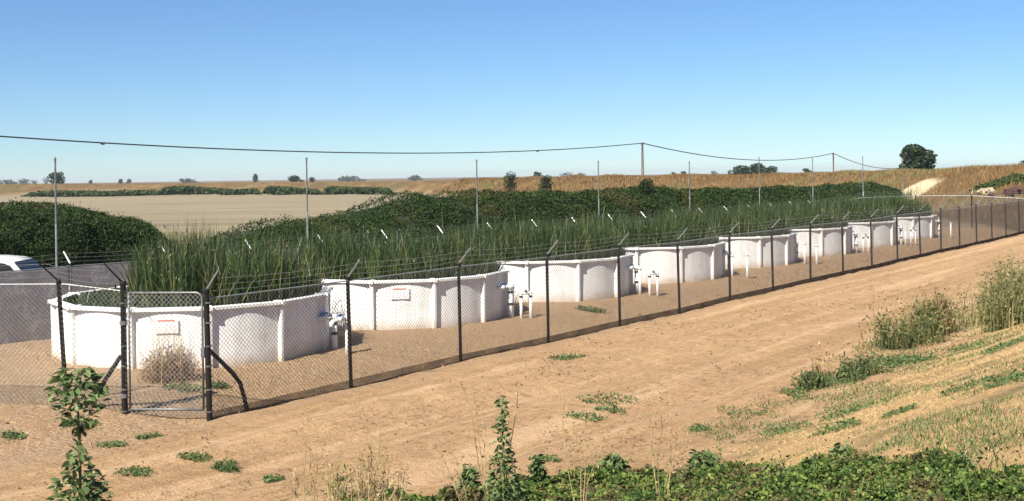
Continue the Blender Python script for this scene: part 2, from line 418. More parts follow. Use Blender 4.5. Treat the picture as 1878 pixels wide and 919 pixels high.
field = np.maximum(field, sstep(66, 72, Y_ + 0 * X_) * (K_ > 10))
Yc = np.interp(X_ / np.maximum(Y_, 1), cr_a, crest[:, 1]); wd = np.interp(X_ / np.maximum(Y_, 1), cr_a, crest[:, 3])
gold = np.where(Y_ > 20, sstep(-1.02, -.93, (Y_ - Yc) / wd), 0)
gold = np.maximum(gold, sstep(70, 76, Y_) * sstep(36, 28, K_) if False else gold)
gold = np.maximum(gold, np.where(Y_ > 20, sstep(72, 80, Y_) * (1 - sstep(20, 30, K_)), 0))
yard = sstep(15.9, 16.9, K_) * (1 - sstep(31.5, 33, K_))
col = np.stack([straw, field, gold, 1 - yard], 1).astype(np.float32)
ca = gme.color_attributes.new('zone', 'FLOAT_COLOR', 'POINT'); ca.data.foreach_set('color', col.ravel())
pth = np.zeros(len(V), np.float32)
pp = [hit(x, y) for x, y in ((1640, 372), (1665, 364), (1683, 354), (1692, 346), (1680, 340))]
for a_, b_ in zip(pp[:-1], pp[1:]):
    ax, ay, bx, by = a_.x, a_.y, b_.x, b_.y
    L2 = (bx - ax) ** 2 + (by - ay) ** 2
    tt = np.clip(((X_ - ax) * (bx - ax) + (Y_ - ay) * (by - ay)) / L2, 0, 1)
    dd = np.hypot(X_ - ax - tt * (bx - ax), Y_ - ay - tt * (by - ay))
    pth = np.maximum(pth, 1 - sstep(.9, 2.0, dd))
pa = gme.attributes.new('path', 'FLOAT', 'POINT'); pa.data.foreach_set('value', pth.astype(np.float32))
g = link('ground', gme); tag(g, kind='structure')

# ------------------------------------------------------------------ fences
Y0 = KF * F / (M * F + CX - 378)
P0 = Vector((M * Y0 - KF, Y0, 0))
SP, FH = 3.05, 1.83
def chain_mesh(L, h0=.04, h1=FH, pitch=.075, r=.0031):
    """woven diagonal wires of one bay, x along the bay, z up"""
    vs, fs = [], []
    H = h1 - h0
    n0 = int(math.ceil((L + H) / pitch))
    def bar(a, b, yo):
        d = (b - a).normalized(); s = Vector((-d.z, 0, d.x)) * r; o = len(vs)
        for p in (a, b):
            vs.extend([tuple(p + s + Vector((0, yo - r * .6, 0))), tuple(p - s + Vector((0, yo - r * .6, 0))), tuple(p + Vector((0, yo + r * 1.1, 0)))])
        for k in range(3): fs.append((o + k, o + (k + 1) % 3, o + 3 + (k + 1) % 3, o + 3 + k))
    for i in range(n0 + 1):
        x0 = i * pitch - H
        for sgn in (1, -1):
            a = Vector((x0, 0, h0)); b = Vector((x0 + H, 0, h1))
            if a.x < 0: a = Vector((0, 0, h0 - x0))
            if b.x > L: b = Vector((L, 0, h0 + (L - x0)))
            if b.x - a.x < .01: continue
            if sgn < 0: a, b = Vector((a.x, 0, h1 + h0 - a.z)), Vector((b.x, 0, h1 + h0 - b.z))
            bar(a, b, .0025 * sgn)
    mb = MB(); mb.v = vs; mb.f = fs
    return mb
def along(a, b):                                               # matrix-free placing: local x from a towards b
    d = Vector(b) - Vector(a); return math.atan2(d.y, d.x)
mesh_bay = chain_mesh(SP).mesh('mesh_panel', 'mesh_wire')
strip_bay = chain_mesh(SP, .0, .14, .036, .0045).mesh('dark_mesh_strip', 'dark_strip_wire')  # dense dark wire strip that reproduces the dark band along the fence foot
def post_mesh(r, h, mat, n=10, name='post'):
    mb = MB(); mb.tube([(0, 0, -.25), (0, 0, h)], r, n)
    return mb.mesh(name, mat, False)
line_post = post_mesh(.033, FH + .03, 'post_black')
term_post = post_mesh(.045, FH + .10, 'post_black', 12)
back_post = post_mesh(.033, FH + .03, 'steel_grey')
def cap_mesh(r):
    mb = MB(); mb.tube([(0, 0, -.02), (0, 0, .03), (0, 0, .055)], [r * 1.16, r * 1.16, r * .5], 10); return mb.mesh('cap', 'post_black')
cap_line, cap_term = cap_mesh(.033), cap_mesh(.045)
def arm_mesh(outv, ln=.42, mat='galv_light', wd=.016):
    mb = MB(); tip = Vector((outv.x * ln * .7, outv.y * ln * .7, ln * .75))
    mb.tube([(0, 0, 0), tip], [wd, wd * .7], 6); return mb.mesh('arm', mat)
def post_tree(fence, p, me, cap, arm, h, lean=(0, 0)):
    o = link('post', me, fence, p); o.rotation_euler = (lean[0], lean[1], 0)
    link('cap', cap, o, (0, 0, h))
    if arm: link('arm', arm, o, (0, 0, h + .02))
    return o
def strands(fence, pts, outv, h, mat='galv', r=.0028):
    for k in range(3):
        f = (k + 1) / 3.15
        off = Vector((outv.x * .42 * .7 * f, outv.y * .42 * .7 * f, h + .02 + .42 * .75 * f))
        mb = MB()
        line = []
        for a, b in zip(pts[:-1], pts[1:]):
            for t in (0, .25, .5, .75):
                q = a.lerp(b, t) + off; q.z -= .035 * 4 * t * (1 - t); line.append(q)
        line.append(pts[-1] + off)
        mb.tube(line, r, 4, False)
        for a, b in zip(line[:-1], line[1:]):                  # barbs
            for t in (.15, .5, .85):
                q = a.lerp(b, t)
                mb.tube([q + Vector((-.012, .01, -.016)), q + Vector((.012, -.01, .016))], .0022, 3, False)
        mb.build('barbed_wire', mat, fence)
def rail(fence, a, b, r=.02, mat='galv', name='top_rail'):
    MB().tube([a, b], r, 8).build(name, mat, fence)
def gpt(p, dz=0): return Vector((p.x, p.y, gz(p.x, p.y) + dz))

# front fence
fr = empty('chain_link_fence', P0, label='long front chain-link fence on black posts between the white tanks and the dirt track', cat='fence')
rel = lambda p: Vector(p) - P0
OUT = -PERP
fpts = [gpt(P0 + D * SP * i) for i in range(20)]
arm_f = arm_mesh(OUT, mat='galv')
for i, p in enumerate(fpts):
    end = i in (0, 19)
    post_tree(fr, rel(p), term_post if end else line_post, cap_term if end else cap_line, arm_f, FH + (.10 if end else .03), (random.uniform(-.012, .012), random.uniform(-.018, .010)))
for a, b in zip(fpts[:-1], fpts[1:]):
    rz = along(a, b); sl_ = -math.atan2((b - a).z, (b - a).xy.length)
    for nm, me in (('mesh_panel', mesh_bay), ('dark_mesh_strip', strip_bay)):
        o = link(nm, me, fr, rel(a) + OUT * .04); o.rotation_euler = (0, sl_, rz); o['kind'] = 'stuff'
    rail(fr, rel(a) + Vector((0, 0, FH + .0)), rel(b) + Vector((0, 0, FH + .0)), .011, 'galv')
strands(fr, [rel(p) for p in fpts], OUT, FH)
# bent corner brace along the front run
bp_ = [P0 + D * .04 + Vector((0, 0, 1.02)), P0 + D * .22 + Vector((0, 0, .86)), P0 + D * .48 + Vector((0, 0, .62)), P0 + D * .62 + Vector((0, 0, .44)), P0 + D * .70 + Vector((0, 0, .2)), P0 + D * .77 + Vector((0, 0, -.1))]
MB().tube([rel(p) + PERP * .02 for p in bp_], .034, 10).build('brace', 'post_black', fr, True)
for h in (.12, .45, .8, 1.1, 1.45, 1.75):
    MB().tube([(0, 0, h - .01), (0, 0, h + .01)], .049, 12).build('tension_band', 'steel_grey', fr)

# left end: gate and short fence
lq = hit(229, 757); GL = (lq.xy - P0.xy).length; LD = Vector((lq.x - P0.x, lq.y - P0.y, 0)).normalized()
LOUT = Vector((-LD.y, LD.x, 0)); 
if LOUT.y > 0: LOUT = -LOUT
G1 = P0 + LD * GL
gt = empty('chain_link_gate', G1, label='narrow chain-link gate with pale tubular frame at the near corner of the enclosure', cat='gate')
ga, gb = rel(P0) - rel(G1) - LD * -.09, LD * -.08
# frame (local: from gate post towards corner post)
q0, q1 = -LD * .085, -LD * (GL - .09)
fz0, fz1 = gz(G1.x, G1.y) + .05, 1.90
def arcpts(c, ax, az, r): return [c + ax * r * math.cos(a) + az * r * math.sin(a) for a in np.linspace(0, math.pi / 2, 6)]
zup = Vector((0, 0, 1))
sidev = -LD
pts = [q0 + zup * fz0, q0 + zup * fz1]
MB().tube(pts, .017, 8).build('hinge_stile', 'gate_grey', gt, True)
c_ = q1 - sidev * .1 + zup * (fz1 - .1)
MB().tube([q0 + zup * fz1] + arcpts(c_, zup, sidev, .1) + [q1 + zup * fz0], .017, 8).build('frame_tube', 'gate_grey', gt, True)
MB().tube([q0 + zup * fz0, q1 + zup * fz0], .017, 8).build('bottom_rail', 'gate_grey', gt, True)
GLEN = (q1 - q0).length
o = link('mesh_panel', chain_mesh(GLEN, .06, 1.88).mesh('mesh_panel', 'mesh_wire'), gt, q0); o.rotation_euler = (0, 0, along(q0, q1)); o['kind'] = 'stuff'
MB().box(q1 + zup * 1.0, (.05, .05, .16)).tube([q1 + zup * 1.02, q1 + zup * 1.02 + sidev * .12], .012, 6).build('latch', 'steel_grey', gt)
for h in (.35, 1.45): MB().tube([zup * (h - .03), zup * (h + .03)], .06, 10).tube([zup * h, q0 + zup * h], .012, 6).build('hinge', 'steel_grey', gt)

lf = empty('chain_link_fence', G1, label='short side chain-link fence running left from the gate post', cat='fence')
lp = [G1, G1 + LD * .92, G1 + LD * (.92 + 3.05), G1 + LD * (.92 + 6.1)]
lp = [gpt(p) for p in lp]
arm_l = arm_mesh(PERP * .3 - D * .9, mat='post_black')
lr = lambda p: Vector(p) - G1
for i, p in enumerate(lp):
    post_tree(lf, lr(p), term_post if i == 0 else line_post, cap_term if i == 0 else cap_line, arm_l, FH + (.10 if i == 0 else .03), (0, -.05 if i == 1 else 0))
for i, (a, b) in enumerate(zip(lp[:-1], lp[1:])):
    L = (b - a).length
    me = chain_mesh(L).mesh('mesh_panel', 'galv')
    o = link('mesh_panel', me, lf, lr(a) + LOUT * .03); o.rotation_euler = (0, -math.atan2((b - a).z, L), along(a, b)); o['kind'] = 'stuff'
    rail(lf, lr(a) + zup * FH, lr(b) + zup * FH, .011, 'galv')
strands(lf, [lr(p) for p in lp], (PERP * .3 - D * .9), FH, 'steel_grey')
MB().tube([LD * .05 + zup * .95, LD * .28 + zup * .62, LD * .44 + zup * .38, LD * .54 + zup * -.05], .034, 10).build('brace', 'post_black', lf, True)
for h in (.12, .45, .8, 1.1, 1.45, 1.75): MB().tube([(0, 0, h - .01), (0, 0, h + .01)], .049, 12).build('tension_band', 'steel_grey', lf)

# far end fence and back fence
KB = 32.4
E0 = fpts[-1].copy()
WID = (KB - KF) * COSA
epts = [gpt(E0 + PERP * WID / 4 * i) for i in range(5)]
ef = empty('chain_link_fence', E0, label='far end chain-link fence with white-capped posts and pale top rail', cat='fence')
er = lambda p: Vector(p) - E0
ebay = chain_mesh(WID / 4, pitch=.085, r=.003).mesh('mesh_panel', 'mesh_wire')
arm_e = arm_mesh(D)
for i, p in enumerate(epts[1:-1]): post_tree(ef, er(p), line_post, cap_line, arm_e, FH + .03)
for a, b in zip(epts[:-1], epts[1:]):
    o = link('mesh_panel', ebay, ef, er(a) + D * .04); o.rotation_euler = (0, -math.atan2((b - a).z, (b - a).xy.length), along(a, b)); o['kind'] = 'stuff'
    rail(ef, er(a) + zup * FH, er(b) + zup * FH, .02, 'galv')
strands(ef, [er(p) for p in epts], D, FH)
B0 = epts[-1].copy()
bf = empty('chain_link_fence', B0, label='back chain-link fence lined with dark screen cloth behind the reeds', cat='fence')
br = lambda p: Vector(p) - B0
bpts = [gpt(B0 - D * SP * i) for i in range(21)]
arm_b = arm_mesh(PERP, .42, 'galv_light', .026)
bbay = chain_mesh(SP, pitch=.085, r=.0045).mesh('mesh_panel', 'galv')
scr = MB()
ns, nz = 12, 4
for i in range(ns + 1):
    for k in range(nz + 1):
        scr.v.append((SP * i / ns, .012 * math.sin(i * 1.9 + k) + .01 * math.cos(k * 2.1 + i), .03 + (FH - .06) * k / nz))
for i in range(ns):
    for k in range(nz): a = i * (nz + 1) + k; scr.f.append((a, a + nz + 1, a + nz + 2, a + 1))
scrm = scr.mesh('screen_cloth', 'screen_cloth', True)
for i, p in enumerate(bpts): post_tree(bf, br(p), back_post, cap_line, arm_b, FH + .03)
for b, a in zip(bpts[:-1], bpts[1:]):
    rot = (0, -math.atan2((b - a).z, (b - a).xy.length), along(a, b))
    o = link('mesh_panel', bbay, bf, br(a) - PERP * .05); o.rotation_euler = rot; o['kind'] = 'stuff'
    o = link('screen_cloth', scrm, bf, br(a) + PERP * .07); o.rotation_euler = rot
    rail(bf, br(a) + zup * FH, br(b) + zup * FH, .014, 'galv')
strands(bf, [br(p) for p in bpts], PERP, FH)

# ------------------------------------------------------------------ the round tanks
RP, HW, NU = 2.62, 1.075, 12
PC0 = Vector((-6.372, 23.086, 0)); PITCH = 6.106
def wall_mesh():
    mb = MB(); n = 96; rows = 7
    for k in range(rows):
        z = -.12 + (HW - .02 + .12) * k / (rows - 1)
        for i in range(n):
            a = 2 * math.pi * i / n
            ru = RP + .003 * math.sin(a * 31 + k)
            mb.v.append((ru * math.cos(a), ru * math.sin(a), z))
    for k in range(rows - 1):
        for i in range(n): mb.f.append((k * n + i, k * n + (i + 1) % n, (k + 1) * n + (i + 1) % n, (k + 1) * n + i))
    # inner face
    o = len(mb.v)
    for z in (HW - .02, .3):
        for i in range(n): a = 2 * math.pi * i / n; mb.v.append(((RP - .03) * math.cos(a), (RP - .03) * math.sin(a), z))
    for i in range(n): mb.f.append((o + (i + 1) % n, o + i, o + n + i, o + n + (i + 1) % n))
    return mb.mesh('wall', 'pool_white', True)
def upright_mesh():
    mb = MB()                                                  # ribbed column: local x is outward
    wds = [(-.13, .05, .075), (.5, .046, .08), (HW - .05, .05, .09)]
    prof = []
    for z, hw_, dp in wds:
        prof.append([(-.01, -hw_ - .012), (.01, -hw_), (dp, -hw_ * .8), (dp + .008, 0), (dp, hw_ * .8), (.01, hw_), (-.01, hw_ + .012)])
    for (z, _, _), p in zip(wds, prof):
        for x, y in p: mb.v.append((x, y, z))
    for k in range(2):
        for i in range(6): mb.f.append((k * 7 + i, k * 7 + i + 1, k * 7 + 8 + i, k * 7 + 7 + i))
    mb.f.append(tuple(range(14, 21)))
    return mb.mesh('upright', 'pool_white')
def rail_mesh():
    """one straight ledge between two uprights, its near edge turned down; local x outward, y along"""
    mb = MB(); h = math.tan(math.pi / NU)
    for s_ in (-1, 1):
        for x, z in ((-.08, HW), (-.08, HW + .026), (.08, HW + .03), (.095, HW + .02), (.095, HW - .03), (.083, HW - .03), (.08, HW + .002)):
            mb.v.append((x, s_ * (RP * math.cos(math.pi / NU) * 1.012 + x) * h * .985, z))
    for i in range(7): mb.f.append((i, (i + 1) % 7, 7 + (i + 1) % 7, 7 + i))
    mb.f += [tuple(range(6, -1, -1)), tuple(range(7, 14))]
    return mb.mesh('top_rail', 'pool_white')
def capm():
    mb = MB(); mb.box((.005, 0, HW + .012), (.27, .10, .048)); mb.box((.142, 0, HW - .006), (.012, .09, .066))
    return mb.mesh('rail_cap', 'pool_white')
def soil_mesh():
    mb = MB(); n = 40
    mb.v.append((0, 0, HW - .22))
    for i in range(n): a = 2 * math.pi * i / n; mb.v.append(((RP - .04) * math.cos(a), (RP - .04) * math.sin(a), HW - .25))
    for i in range(n): mb.f.append((0, 1 + i, 1 + (i + 1) % n))
    return mb.mesh('soil', 'wet_soil')
wm, um, rm, cm, sm_ = wall_mesh(), upright_mesh(), rail_mesh(), capm(), soil_mesh()
ordn = ['first', 'second', 'third', 'fourth', 'fifth', 'sixth', 'seventh', 'eighth']
match = [385, 797, 1061, 1249, 1394, 1507, 1598, 1675]
pools = []
for k in range(8):
    c = PC0 + D * PITCH * k; c.z = .205 + .01 * (k == 0)
    lab = 'round white panelled tank nearest the gate' if k == 0 else ('round white panelled tank farthest from the gate, last in the row' if k == 7 else '%s round white panelled tank counted from the gate' % ordn[k])
    best, ba = 1e9, 0
    toc = math.atan2(-c.y, -c.x)
    for a in np.linspace(-.45, .9, 600):
        an = toc + a; p = c + Vector((math.cos(an), math.sin(an), 0)) * (RP + .05); p.z = .8
        e = abs(proj(p)[0] - match[k])
        if e < best: best, ba = e, an
    T = empty('round_tank', c, ba, label=lab, cat='tank', group='row of round white tanks')
    link('wall', wm, T); link('soil', sm_, T)
    for i in range(NU):
        a = 2 * math.pi * i / NU
        R1 = RP * 1.0
        u = link('upright', um, T, (R1 * math.cos(a), R1 * math.sin(a), 0), a)
        link('rail_cap', cm, u)
        a2 = a + math.pi / NU; r2 = RP * math.cos(math.pi / NU) * 1.012
        link('top_rail', rm, T, (r2 * math.cos(a2), r2 * math.sin(a2), 0), a2)
    pools.append((c, T, ba))

# sign stickers on the two nearest tanks
def wall_sign(px, py, k, label):
    c = pools[k][0]; a, b = ray(px, py)
    # meet the tank wall
    best = None
    for Y in np.linspace(c.y - RP - .3, c.y, 4000):
        if math.hypot(a * Y - c.x, Y - c.y) <= RP + .02: best = Vector((a * Y, Y, HC + b * Y)); break
    an = math.atan2(best.y - c.y, best.x - c.x)
    S = empty('warning_sign', (best.x, best.y, best.z), an, label=label, cat='sign', group='small warning signs')
    MB().box((.004, 0, 0), (.004, .42, .26)).build('plate', 'sign_white', S)
    MB().box((.0075, 0, .095), (.003, .30, .028)).build('header_strip', 'sign_red', S)
    for j, (z, w_) in enumerate(((.02, .30), (-.03, .26), (-.08, .30))): MB().box((.0075, .01 * j, z), (.003, w_, .010)).build('text_line', 'sign_text', S)
wall_sign(733, 538, 1, 'small white sign with red header on the second tank from the gate')
wall_sign(305, 598, 0, 'small white sign with red header on the tank nearest the gate')

# ------------------------------------------------------------------ pipework
def vpipe(root, h, r=.045, x=0, y=0, name='riser'):
    MB().tube([(x, y, -.15), (x, y, h)], r, 12).build(name, 'pvc', root, True)
def standpipe(px, py, kind, label, topy):
    p = hit(px, py)
    for c, T, _ in pools:
        dv = Vector((p.x - c.x, p.y - c.y, 0)); need = RP + .22
        if dv.length < need: p = Vector((c.x, c.y, 0)) + dv.normalized() * need; p.z = gz(p.x, p.y)
    Y = p.y
    h = max(.3, (HC - p.z) - (topy - py + (HC - p.z) * F / Y) * Y / F) if False else (py - topy) * Y / F
    S = empty('valve_standpipe' if kind != 'pair' else 'pipe_manifold', p, math.atan2(D.y, D.x), label=label, cat='pipe', group='white pipework beside the tanks')
    if kind == 'inlet':                                         # runs back to the tank wall on its left, blue valve
        vpipe(S, h, .062)
        MB().tube([(0, 0, h - .1), (0, 0, h + .02)], .078, 12).build('tee', 'pvc', S, True)
        MB().tube([(0, 0, h - .03), (-.02, .02, h - .03), (-.42, .05, h - .03)], .035, 10).build('branch_pipe', 'pvc', S, True)
        MB().tube([(-.2, .03, h - .03), (-.3, .035, h - .03)], .055, 10).build('valve_body', 'pvc', S, True)
        MB().box((-.24, .03, h + .05), (.17, .04, .035)).tube([(-.24, .03, h), (-.24, .03, h + .05)], .014, 6).build('valve_handle', 'blue_valve', S)
        MB().tube([(0, 0, h), (0, 0, h + .16)], .012, 6).build('vent_rod', 'pvc', S)
        for z in (.32, h - .16): MB().tube([(0, 0, z - .03), (0, 0, z + .03)], .068, 12).build('clamp', 'black_rubber', S)
    elif kind == 'outlet':
        vpipe(S, h, .04)
        MB().ball((0, 0, h), .055, 10).build('elbow', 'pvc', S, True)
        MB().tube([(0, 0, h), (-.2, .02, h - .01), (-.36, .05, h - .04)], .033, 10).build('branch_pipe', 'pvc', S, True)
        MB().tube([(-.36, .05, h - .04), (-.37, .05, h - .14)], .045, 10).build('spout', 'pvc', S, True)
        MB().tube([(-.12, .01, h - .01), (-.22, .02, h - .01)], .052, 10).build('valve_body', 'pvc', S, True)
        MB().box((-.17, .015, h + .07), (.14, .04, .03)).tube([(-.17, .015, h), (-.17, .015, h + .06)], .014, 6).build('valve_handle', 'blue_valve', S)
    elif kind == 'pair':
        wv = .24
        for s_ in (-1, 1):
            vpipe(S, h, .036, s_ * wv / 2 * .8, -s_ * wv / 2 * .6)
            MB().tube([(s_ * wv / 2 * .8, -s_ * wv / 2 * .6, h - .05), (s_ * wv / 2 * .8, -s_ * wv / 2 * .6, h - .10)], .043, 10).build('clamp', 'black_rubber', S)
            MB().ball((s_ * wv / 2 * .8, -s_ * wv / 2 * .6, h), .05, 8).build('elbow', 'pvc', S, True)
        MB().tube([(wv * .4, -wv * .3, h), (-wv * .4, wv * .3, h)], .036, 10).build('cross_pipe', 'pvc', S, True)
        MB().ball((0, 0, h + .03), .045, 8).tube([(0, 0, h), (0, 0, h + .09)], .014, 6).build('valve_handle', 'black_rubber', S)
    else:                                                       # plain capped riser
        vpipe(S, h, .042)
        MB().tube([(0, 0, h - .05), (0, 0, h + .02)], .052, 12).build('pipe_cap', 'pvc', S, True)
    return S
pk = [(594, 641, 'inlet', 578, 'tall white standpipe with blue valve against the first tank'), (637, 650, 'outlet', 583, 'thin white standpipe with elbow between first tank and front fence'),
      (928, 582, 'inlet', 523, 'white standpipe with blue valve against the second tank'), (940, 581, 'riser', 528, 'plain white riser just right of the second tank valve'), (965, 583, 'pair', 538, 'twin-legged white manifold in front of the third tank'),
      (1160, 538, 'inlet', 488, 'white standpipe with blue valve against the third tank'), (1174, 539, 'riser', 492, 'plain white riser between the third and fourth tanks'), (1199, 542, 'pair', 502, 'twin-legged white manifold in front of the fourth tank'),
      (1331, 505, 'inlet', 463, 'white standpipe with valve against the fourth tank'), (1343, 507, 'riser', 468, 'plain white riser just right of the fourth tank'), (1371, 511, 'riser', 467, 'plain white riser in front of the fifth tank'),
      (1461, 479, 'inlet', 444, 'white standpipe with valve against the fifth tank'), (1476, 484, 'riser', 446, 'plain white riser between the fifth and sixth tanks'), (1498, 485, 'riser', 450, 'plain white riser in front of the sixth tank'),
      (1562, 464, 'inlet', 427, 'white standpipe with valve against the sixth tank'), (1588, 463, 'pair', 433, 'twin-legged white manifold in front of the seventh tank'),
      (1646, 449, 'inlet', 416, 'white standpipe with valve against the seventh tank'), (1661, 450, 'riser', 420, 'plain white riser left of the last twin-legged manifold'), (1675, 450, 'pair', 420, 'twin-legged white manifold in front of the eighth tank'),
      (1718, 435, 'inlet', 404, 'white standpipe with valve against the eighth tank'), (1744, 437, 'riser', 409, 'lone white riser standing right of the eighth tank')]
for px, py, kd, ty, lb in pk: standpipe(px, py, kd, lb, ty)

# ------------------------------------------------------------------ tall thin posts behind the back fence
tp = [(101, 288), (562, 288), (874, 292), (1097, 294), (1264, 295), (1392, 287), (1490, 289), (1582, 285), (1655, 290)]
for i, (x, y) in enumerate(tp):
    KP = 33.7; Y = KP * F / (M * F + CX - x - 12 * (1 if i == 0 else 0))
    top = at(x, y, Y); gzv = gz(top.x, top.y)
    h = top.z - gzv
    T = empty('steel_pole', (top.x, top.y, gzv), label=('tall thin steel pole at far left, in front of the left bramble mound' if i == 0 else 'tall thin steel pole, %s from the left' % ordn[i] if i < 8 else 'tall thin steel pole farthest right, beside the sandy path'), cat='pole', group='tall thin poles behind the back fence')
    MB().tube([(0, 0, -.3), (0, 0, h * .62)], .03, 8).build('lower_tube', 'galv', T)
    MB().tube([(0, 0, h * .6), (0, 0, h - .08)], .026, 8).build('upper_tube', 'steel_grey', T)
    MB().tube([(0, 0, h - .10), (0, 0, h - .04), (0, 0, h)], [.032, .034, .015], 8).build('pole_cap', 'steel_grey', T)

# ------------------------------------------------------------------ reeds
def reed_mesh(seed, n, cut=None, hs=1.0):
    global rng
    rng = np.random.default_rng(seed)
    r = (RP - .12) * np.sqrt(rng.uniform(0, 1, n)); a = rng.uniform(0, 2 * np.pi, n)
    P = np.stack([r * np.cos(a), r * np.sin(a), np.full(n, HW - .28)], 1)
    cl = np.array([lump((p[0], p[1], seed), .9) for p in P])
    h = (1.28 + .42 * cl + rng.normal(0, .15, n)) * hs
    h = np.where(r > RP - .55, h * rng.uniform(.72, 1, n), h)
    tall = rng.uniform(size=n) < .025; h = np.where(tall, h + rng.uniform(.15, .45, n), h)
    if cut is not None: h = np.where(cut(P), h * rng.uniform(.18, .42, n), h)
    lean = np.abs(rng.normal(.12, .24, n)) + .02
    v = blade_arrays(P, h, rng.uniform(.018, .034, n), lean, .3)
    # some broken, bent-over blades
    m_ = n // 4
    P2 = P[:m_].copy(); P2[:, 2] += h[:m_] * rng.uniform(.4, .9, m_)
    v2 = blade_arrays(P2, rng.uniform(.05, .25, m_), .022, rng.uniform(.2, .55, m_), .6)
    V, Q = cat_arrays(v, v2)
    return npmesh('reeds', V, Q, 'reed_leaf')
rA, rB = reed_mesh(21, 5200, None, .9), reed_mesh(22, 5200, None, .9)
for k, (c, T, ba) in enumerate(pools):
    if k == 0: me = reed_mesh(23, 5000, lambda P: P[:, 0] + .5 * P[:, 1] < -1.15)
    else: me = rA if k % 2 else rB
    lab = 'dark green reeds growing out of the tank nearest the gate' if k == 0 else ('green reeds growing out of the last tank in the row' if k == 7 else 'green reeds growing out of the %s tank from the gate' % ordn[k])
    o = link('reed_clump', me, None, c, 0 if k == 0 else k * 1.7); tag(o, lab, 'reeds', 'reeds growing in the tanks')
rng = np.random.default_rng(5)

# ------------------------------------------------------------------ bramble thickets
def thicket(name, prof, K, hw_, nleaf, leaf, label, seed, group='bramble thickets'):
    """prof: list of (photo x, photo y of the top); follows the line of constant K"""
    path = []
    for x, y in prof:
        a, _ = ray(x, y); Y = K / (M - a); top = at(x, y, Y)
        path.append((top.x, top.y, top.z - .14))
    path = np.array(path); seg = np.r_[0, np.cumsum(np.hypot(np.diff(path[:, 0]), np.diff(path[:, 1])))]
    L = seg[-1]
    ctr = path[len(path) // 2]
    root = empty(name, (ctr[0], ctr[1], gz(ctr[0], ctr[1])), label=label, cat='shrub', group=group)
    off = np.array([ctr[0], ctr[1], gz(ctr[0], ctr[1])])
    def surf(s, th, inset=1.0):
        X = np.interp(s, seg, path[:, 0]); Y = np.interp(s, seg, path[:, 1]); zt = np.interp(s, seg, path[:, 2])
        g0 = gz_np(X, Y) - .1
        H = np.maximum(zt - g0, .3)
        e = np.minimum(1, np.sqrt(np.clip(np.minimum(s, L - s) / 2.0, 0.02, 1)))
        w_ = hw_ * e * np.clip(H / 2.2, .5, 1.15)
        c = np.sign(np.cos(th)) * np.abs(np.cos(th)) ** .75; sn = np.abs(np.sin(th)) ** .7
        px_ = X + PERP.x * w_ * c * inset; py_ = Y + PERP.y * w_ * c * inset; pz = g0 + H * sn * inset
        return np.stack([px_, py_, pz], -1)
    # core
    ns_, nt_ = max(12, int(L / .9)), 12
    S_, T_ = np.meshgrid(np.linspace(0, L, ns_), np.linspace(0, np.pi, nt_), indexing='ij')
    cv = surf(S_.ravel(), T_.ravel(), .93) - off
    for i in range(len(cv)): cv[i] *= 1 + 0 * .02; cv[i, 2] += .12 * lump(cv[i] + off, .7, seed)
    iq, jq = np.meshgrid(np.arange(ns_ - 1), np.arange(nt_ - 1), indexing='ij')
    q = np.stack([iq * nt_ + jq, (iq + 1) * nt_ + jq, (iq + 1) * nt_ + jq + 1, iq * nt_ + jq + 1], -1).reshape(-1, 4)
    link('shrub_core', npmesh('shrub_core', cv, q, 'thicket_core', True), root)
    # leaves: more where the thicket is near
    s = np.linspace(0, L, 400); Ys = np.interp(s, seg, path[:, 1]); wt = 1 / Ys ** 1.1; cdf = np.cumsum(wt) / wt.sum()
    sl2 = np.interp(rng.uniform(size=nleaf), cdf, s)
    th = rng.uniform(0.0, np.pi, nleaf); th = np.where(rng.uniform(size=nleaf) < .7, np.pi / 2 + np.abs(th - np.pi / 2), th)
    P = surf(sl2, th, 1.0)
    nrm = np.stack([PERP.x * np.cos(th), PERP.y * np.cos(th), np.sin(th) + .2], -1)
    bump = np.array([lump(p, .5, seed) * .30 + lump(p, 1.4, seed + 3) * .20 + lump(p, 3.3, seed + 7) * .10 for p in P])
    bump = bump + rng.normal(0, .05, nleaf)
    spk = rng.uniform(size=nleaf) < .008; bump = np.where(spk, bump + rng.uniform(.05, .25, nleaf), bump)
    P = P + nrm * (bump * .75 - .08)[:, None]
    sz = leaf * rng.uniform(.6, 1.3, nleaf) * np.clip(P[:, 1] / 45, .8, 1.7)
    V, Q = leaf_arrays(P - off, sz, nrm, .8)
    o = link('leaves', npmesh('leaves', V, Q, 'bramble_leaf'), root); o['kind'] = 'stuff'
    return root
thicket('bramble_thicket', [(-260, 380), (-100, 374), (0, 371), (60, 366), (130, 371), (200, 386), (250, 404), (285, 428), (312, 452)], 43.2, 2.6, 95000, .078,
        'dark green bramble mound at the far left behind the white vehicle', 3.1)
thicket('bramble_thicket', [(395, 446), (440, 418), (500, 402), (560, 394), (640, 386), (700, 364), (760, 351), (850, 346), (1000, 347), (1100, 345), (1180, 340), (1300, 343), (1400, 340), (1500, 340), (1540, 337), (1570, 333), (1590, 332), (1606, 336)], 38.6, 2.9, 250000, .078,
        'long dark green bramble hedge running behind the tanks to the sandy path', 9.4)

# ------------------------------------------------------------------ white vehicle behind the back fence
cY = 33.2
cp = at(60, 487, cY); cz = gz(at(-40, 480, cY).x, cY)
car = empty('parked_car', (cp.x - 1.0, cY, cz), 0, label='white sport utility vehicle mostly hidden behind the screened back fence', cat='car')
